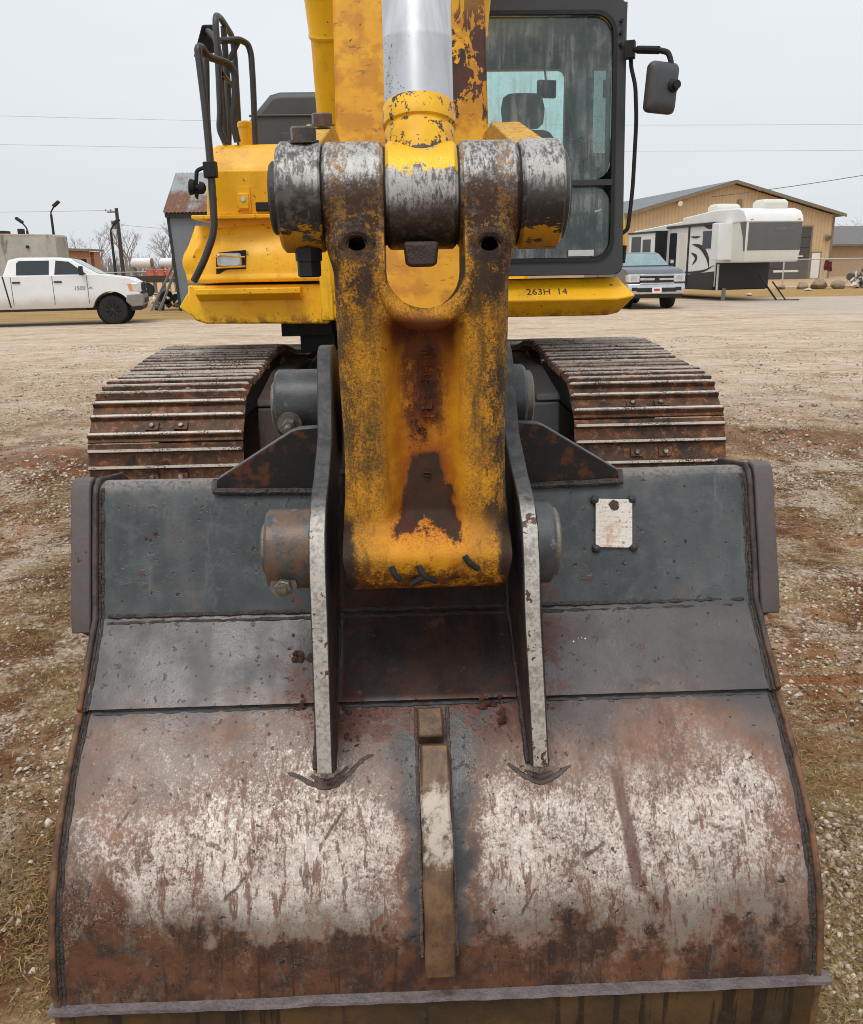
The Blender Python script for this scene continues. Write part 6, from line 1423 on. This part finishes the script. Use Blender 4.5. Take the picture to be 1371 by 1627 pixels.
for i, (p0, p1, lb) in enumerate((((24.15, 48.3, 0), (24.75, 48.6, 1.05), 'rusty beam leaning to the right in front of the fence'), ((25.2, 48.5, 1.0), (25.7, 48.2, 0), 'rusty beam leaning to the left near the right edge'), ((-11.4, 36.5, 0), (-10.45, 36.9, 1.75), 'grey plank leaning on the shed corner over the junk'), ((-11.0, 36.3, 0), (-10.3, 36.7, 1.6), 'narrow board leaning on the shed beside the grey plank'))):
    b = MB(); b.bar(p0, p1, 0.13, 0.09); o = b.build('leaning_beam', 'frame_steel' if i < 2 else 'grey_scrap', bevel=0.008); tag(o, lb, 'beam')
for i, (x, y, lb) in enumerate(((19.9, 46.5, 'white scrap lying on the verge beside the camper leg'), (15.0, 41.5, 'white sheet on the ground under the camper nose'), (25.2, 45.8, 'small pale scrap on the grass at the far right'))):
    me = rock_mesh(0.22 - 0.03 * i, 70 + i, 0.35); me.materials.append(M['pale_scrap']); o = bpy.data.objects.new('litter', me); COL.objects.link(o); o.location = (x, y, 0.05); tag(o, lb, 'litter')
b = MB(); rows = []
for k in range(9):
    u = k / 8; rows.append([(-0.20 + 0.4 * u + 0.02 * math.sin(v * 9), -0.05 + 0.05 * math.sin(u * 14 + v * 3), 0.52 - 0.52 * v + 0.05 * math.sin(u * 6)) for v in [j / 6 for j in range(7)]])
b.grid(rows); b.grid([[(p[0], p[1] + 0.05, p[2]) for p in r] for r in rows]); o = b.build('maroon_cloth', 'maroon_cloth', loc=(22.2, 49.62, 0.95), sharp=60); tag(o, 'maroon cloth hung over the chain link fence', 'cloth')

# ------------------------------------------------------------------ shed, walls, tanks and poles on the left
def m_rustroof():
    nb = NB('rusty_roofing'); n1 = nb.noise(0.9, 5, 0.65); n2 = nb.noise(7, 4, 0.6, stretch=(1, 1, .3)); rd_ = nb.rnd()
    c = nb.mix(nb.ss(rd_ * .35 + n1 * .6 + n2 * .15 + nb.ss(nb.z, 4.9, 4.3) * 0.20, 0.50, 0.66), lin(150, 156, 158), lin(116, 80, 64)); c = nb.mix(nb.ss(n2, 0.55, 0.7) * .6, c, lin(150, 124, 106)); M['rusty_roofing'] = nb.done(c, 0.6, 0.1, None, 0.3)
m_rustroof(); simple('shed_wall', lin(116, 122, 128), 0.6, 0.1, 0.12, 1.2, 0.1, 6); simple('shed_dark', lin(44, 44, 44), 0.7, 0, 0.2, 2)
SH = empty('shed', (-10.15, 36.0, 0)); tag(SH, 'tall grey metal shed with a rust-streaked roof behind the excavator', 'shed')
b = MB(); b.prism([(0.10, 0), (-0.06, 3.62), (5.2, 3.62), (5.2, 0)], 'y', 0, 4.2); b.build('wall', 'shed_wall', SH)
for x in (0.9, 1.8, 2.7, 3.6): b = MB(); b.box(x - 0.02, x + 0.02, -0.02, 0.01, 0.05, 3.6); b.build('wall_seam', 'shed_wall', SH)
b = MB(); b.prism([(0.06, 0.0), (-0.10, 3.62), (0.0, 3.62), (0.16, 0.0)], 'y', -0.035, 0.06); b.build('corner_trim', 'shed_dark', SH)
b = MB(); b.box(-0.12, 5.3, -0.18, 0.0, 3.60, 3.80); b.build('eave_shadow', 'shed_dark', SH)  # dark strip along the eave, standing in for its shadow
def sheet(x0):
    b = MB(); P_ = []
    for i in range(31):
        x = x0 + 0.92 * i / 30; dz = 0.018 * math.cos(i * 2 * math.pi / 5)
        P_.append([(x, -0.25 + 2.4 * t, 3.78 + 1.68 * t + dz) for t in (0, 0.33, 0.66, 1)])
    b.grid(P_); return b
for k in range(6): sheet(-0.16 + 0.9 * k).build('roof_sheet', 'rusty_roofing', SH)
b = MB(); b.prism([(2.15, 5.44), (4.4, 3.78), (4.4, 3.70), (2.15, 5.36)], 'x', -0.14, 5.2); b.build('roof_back', 'rusty_roofing', SH)
def m_conc():
    nb = NB('stained_concrete'); n1 = nb.noise(0.7, 5, 0.65); st = nb.noise(2.2, 5, 0.7, stretch=(1, 1, 0.25)); f = nb.noise(9, 4, 0.7)
    c = nb.mix(nb.ss(n1, 0.35, 0.65), lin(166, 165, 160), lin(186, 183, 176)); c = nb.mix(nb.ss(st + nb.ss(nb.z, 2.0, 3.4) * .06, 0.57, 0.70) * .7, c, lin(98, 92, 84)); c = nb.mix(nb.ss(nb.z + (f - .5) * .4, 3.2, 3.4) * .6, c, lin(164, 132, 100)); M['stained_concrete'] = nb.done(c, 0.9, 0, nb.bump(f, 0.2, 0.05), 0.2)
m_conc()
CWL = empty('concrete_block_house', (-18.05, 44.0, 0)); tag(CWL, 'flat-topped stained grey concrete block house behind the white pickup', 'building')
b = MB(); b.prism([(0, 0), (0.03, 3.28), (-0.08, 3.36), (-8.5, 3.62), (-8.5, 0)], 'y', 0, 1.5); b.build('wall', 'stained_concrete', CWL, bevel=0.05)
b = MB(); b.box(-3.3, -2.5, 0.2, 0.9, 3.42, 3.58); b.box(-1.9, -1.65, 0.3, 0.6, 3.38, 3.66); b.build('roof_junk', 'dark_scrap', CWL, bevel=0.02)
b = MB(); b.cyl((-1.35, -0.12, 2.80), (-1.35, 0.02, 2.80), 0.07, 12); b.build('wall_pipe', 'dark_scrap', CWL)
OB = empty('open_shed', (-22.45, 60.0, 0)); tag(OB, 'low orange-brown open shed between the concrete house and the poles', 'shed')
simple('orange_wall', lin(176, 128, 96), 0.8, 0, 0.14, 2)
b = MB(); b.box(-8, 0, 0.8, 2.0, 0, 2.85); b.build('wall', 'orange_wall', OB); b = MB(); b.prism([(-8.2, 3.28), (-8.2, 3.42), (0.2, 3.02), (0.2, 2.88)], 'y', -0.3, 2.2); b.build('roof', 'brown_trim', OB)
b = MB(); b.prism([(-8.2, 2.5), (-8.2, 3.28), (0.0, 2.88), (0.0, 2.4)], 'y', 0.0, 0.12); b.build('fascia', 'orange_wall', OB)
for x in (-4.2, -2.8, -1.5, -0.1): b = MB(); b.box(x - 0.12, x + 0.12, -0.05, 0.15, 0, 2.5); b.build('post', 'orange_wall', OB)
b = MB(); b.box(-7.9, -0.2, 0.70, 0.79, 0, 2.3); b.build('bay_shade', 'shed_dark', OB)  # dark panel in place of the shade inside the open bays
def lamp_pole(x, y, h, label, side):
    t = empty('light_pole', (x, y, 0)); tag(t, label, 'light pole', 'light poles on the left')
    b = MB(); b.lathe((0, 0, 0), (0, 0, 1), [(0, 0.11), (h - 0.6, 0.08)], 10); b.build('pole', 'dark_scrap', t)
    b = MB(); b.tube(smooth_path([(0, 0, h - 0.7), (0, 0, h - 0.45), (0.18 * side, 0, h - 0.2), (0.34 * side, 0, h)], 4), 0.05, 8); b.build('arm', 'dark_scrap', t)
    b = MB(); b.obox((0.42 * side, 0, h + 0.06), ((0.8 * side, 0, 0.6), (0, 1, 0), (-0.6 * side, 0, 0.8)), (0.26, 0.14, 0.09)); b.build('lamp_head', 'dark_scrap', t, bevel=0.03)
lamp_pole(-24.85, 60.5, 5.85, 'tallest dark light pole, right of the roof junk on the concrete house', 1)
lamp_pole(-26.45, 60.2, 4.85, 'short dark light pole showing above the concrete house roof', -1)
lamp_pole(-20.85, 60.0, 4.65, 'thin light pole just left of the utility pole', 1)
UPo = empty('utility_pole', (-23.75, 70.0, 0)); tag(UPo, 'dark wooden utility pole with a transformer above the white pickup', 'utility pole')
simple('pole_wood', lin(70, 62, 58), 0.9, 0, 0.2, 3)
b = MB(); b.lathe((0, 0, 0), (0.006, 0, 1), [(0, 0.17), (6.2, 0.13)], 10); b.build('pole', 'pole_wood', UPo)
b = MB(); b.box(-0.7, 0.12, -0.05, 0.05, 5.88, 5.97); b.build('cross_arm', 'pole_wood', UPo); b = MB(); b.cyl((-0.30, 0, 4.7), (-0.30, 0, 5.3), 0.17, 12, 0.03); b.build('transformer', 'grey_scrap', UPo)
for x in (-0.8, -0.4): b = MB(); b.lathe((x, 0, 5.98), (0, 0, 1), [(0, 0.03), (0.08, 0.06), (0.16, 0.03)], 8); b.build('insulator', 'grey_scrap', UPo)
simple('tank_white', lin(222, 222, 220), 0.5, 0, 0.08, 2); simple('tank_end', lin(140, 96, 80), 0.7, 0, 0.15, 3)
for i, (x, y, rr_, L, lb) in enumerate(((-20.5, 65.0, 0.36, 1.5, 'white horizontal tank with a rusty end beyond the rail fence'), (-19.15, 66.5, 0.34, 1.0, 'smaller white tank partly hidden behind the grey shed'))):
    t = empty('storage_tank', (x, y, 0)); tag(t, lb, 'tank', 'storage tanks')
    b = MB(); b.lathe((-L / 2 - 0.15, 0, 2.1), (1, 0, 0), [(0, rr_ * .4), (0.08, rr_ * .8), (0.18, rr_), (L, rr_)], 20); b.build('shell', 'tank_white', t)
    b = MB(); b.lathe((L / 2 - 0.15 - 0.001, 0, 2.1), (1, 0.2, 0), [(0, rr_ * 1.02), (0.10, rr_ * 0.9), (0.14, rr_ * .4)], 20); b.build('end_cap', 'tank_end', t)
    for q_ in (-0.45, 0.45): b = MB(); b.box(q_ * L - 0.06, q_ * L + 0.06, -0.3, 0.3, 0, 1.85); b.build('leg', 'grey_scrap', t)
simple('drum_orange', lin(214, 112, 84), 0.5, 0, 0.12, 3)
FT = empty('flat_trailer', (-19.7, 56.2, 0)); tag(FT, 'long low dark flat trailer behind the hood of the white pickup', 'trailer')
b = MB(); b.box(-3.5, 3.4, 0, 2.0, 0.85, 1.05); b.box(-3.5, 3.4, 0, 0.08, 1.05, 1.25); b.build('bed', 'frame_steel', FT)
for x in (-2.0, 2.0): b = MB(); b.lathe((x, 0.05, 0.42), (0, 1, 0), [(0, 0.3), (0, 0.38), (0.04, 0.42), (0.25, 0.42)], 20); b.build('wheel', 'tyre', FT)
for i, (dx, lb) in enumerate(((3.05, 'left orange drum on the flat trailer'), (3.65, 'middle orange drum on the flat trailer'), (4.1, 'right orange drum on the flat trailer, next to the shed'))):
    b = MB(); b.lathe((0, 0, 0), (0, 0, 1), [(0, 0.24), (0.02, 0.26), (0.25, 0.255), (0.27, 0.27), (0.29, 0.255), (0.55, 0.255), (0.57, 0.27), (0.59, 0.24)], 18); o = b.build('orange_drum', 'drum_orange', loc=(-20.6 + dx, 56.9 + 0.15 * i, 1.05)); tag(o, lb, 'drum', 'orange drums')

# bare winter trees
simple('bark', lin(136, 130, 128), 0.95, 0, 0.2, 1.0)  # bark lightened, distance haze is put into its colour
def tree(name, label, loc, h, seed, spread=0.5, group='bare trees on the skyline'):
    rng = random.Random(seed); t = empty(name, loc); tag(t, label, 'tree', group); tr_, cr = MB(), MB()
    def grow(p, d, L, r, lev):
        q = p + d * L; mid = p + d * L * .5 + Vector((rng.uniform(-1, 1), rng.uniform(-1, 1), 0)) * L * .06
        (tr_ if lev < 2 else cr).tube([p, mid, q], r, 5 if lev < 2 else 3, rs=[r, r * .85, r * .68])
        if lev >= 5: return
        for _ in range(rng.choice((2, 3, 3)) if lev else 4):
            s_ = p + d * L * rng.uniform(.55, 1.0); e = Vector((rng.gauss(0, 1), rng.gauss(0, 1), rng.uniform(-.1, .8))).normalized()
            grow(s_, (d + e * spread * 1.5).normalized(), L * rng.uniform(.55, .78), max(r * .55, 0.010), lev + 1)
    h *= 1.45; grow(Vector((0, 0, 0)), Vector((rng.uniform(-.06, .06), 0, 1)), h * .30, h * .012, 0)
    tr_.build('trunk', 'bark', t, sharp=0, fixn=False); cr.build('crown', 'bark', t, sharp=0, fixn=False)
TL = [(-46.5, 118, 6.5, 'bare tree above the open shed roof, leftmost on the skyline'), (-41.0, 112, 6.8, 'bare tree left of the thin light pole'), (-38.6, 116, 7.6, 'bare tree seen between the light pole and the utility pole'), (-36.4, 110, 6.6, 'bare tree directly right of the utility pole'), (-34.2, 118, 5.8, 'low dense bare tree above the white tanks'), (-32.6, 112, 6.0, 'bare tree just left of the grey shed'), (-30.6, 108, 7.0, 'bare tree half hidden by the grey shed'),
      (58.5, 118, 7.4, 'bare tree beside the eave of the tan metal building'), (63.0, 120, 7.6, 'bare tree over the low house roof at the right edge')]
for i, (x, y, h, lb) in enumerate(TL): tree('bare_tree', lb, (x, y, 0), h, 100 + i, 0.5)
b = MB(); rng = random.Random(9)
for k in range(4200):
    x = rng.uniform(-95, -27) if rng.random() < .8 else rng.uniform(45, 110); y = rng.uniform(135, 160); h = rng.uniform(0.4, 1) ** 1.4 * (3.6 + 1.5 * math.sin(x * .21)); x2 = x + rng.gauss(0, .5)
    b.tube([(x, y, rng.uniform(0, h * .4)), ((x + x2) / 2 + rng.gauss(0, .2), y, h * .7), (x2, y, h)], 0.05, 3, rs=[0.05, 0.035, 0.015])
o = b.build('far_wood', 'bark', sharp=0, fixn=False); tag(o, 'grey band of leafless woodland along the horizon', kind='stuff')

# overhead wires
simple('wire', lin(90, 92, 96), 0.6, 0, 0.05, 1)
def wire(p0, p1, sag, r, label):
    p0, p1 = Vector(p0), Vector(p1); b = MB(); b.tube([p0 + (p1 - p0) * (k / 24) - Vector((0, 0, sag * 4 * (k / 24) * (1 - k / 24))) for k in range(25)], r, 5); o = b.build('overhead_wire', 'wire'); tag(o, label, 'wire', 'overhead wires')
wire((-75, 80, 16.4), (75, 80, 12.6), 1.3, 0.009, 'upper thin wire crossing the sky behind the excavator')
wire((-75, 80, 13.8), (75, 80, 10.4), 1.0, 0.009, 'lower thin wire crossing the sky behind the excavator')
wire((44, 60, 9.4), (22.5, 72.0, 6.4), 0.35, 0.025, 'dark service wire dropping to the tan metal building')
wire((-75, 70, 7.4), (-23.9, 70.0, 6.05), 0.4, 0.010, 'faint wire running left from the utility pole top')
wire((-23.7, 70.0, 5.0), (-5, 75, 4.2), 0.3, 0.010, 'faint wire running right from the utility pole to the shed')
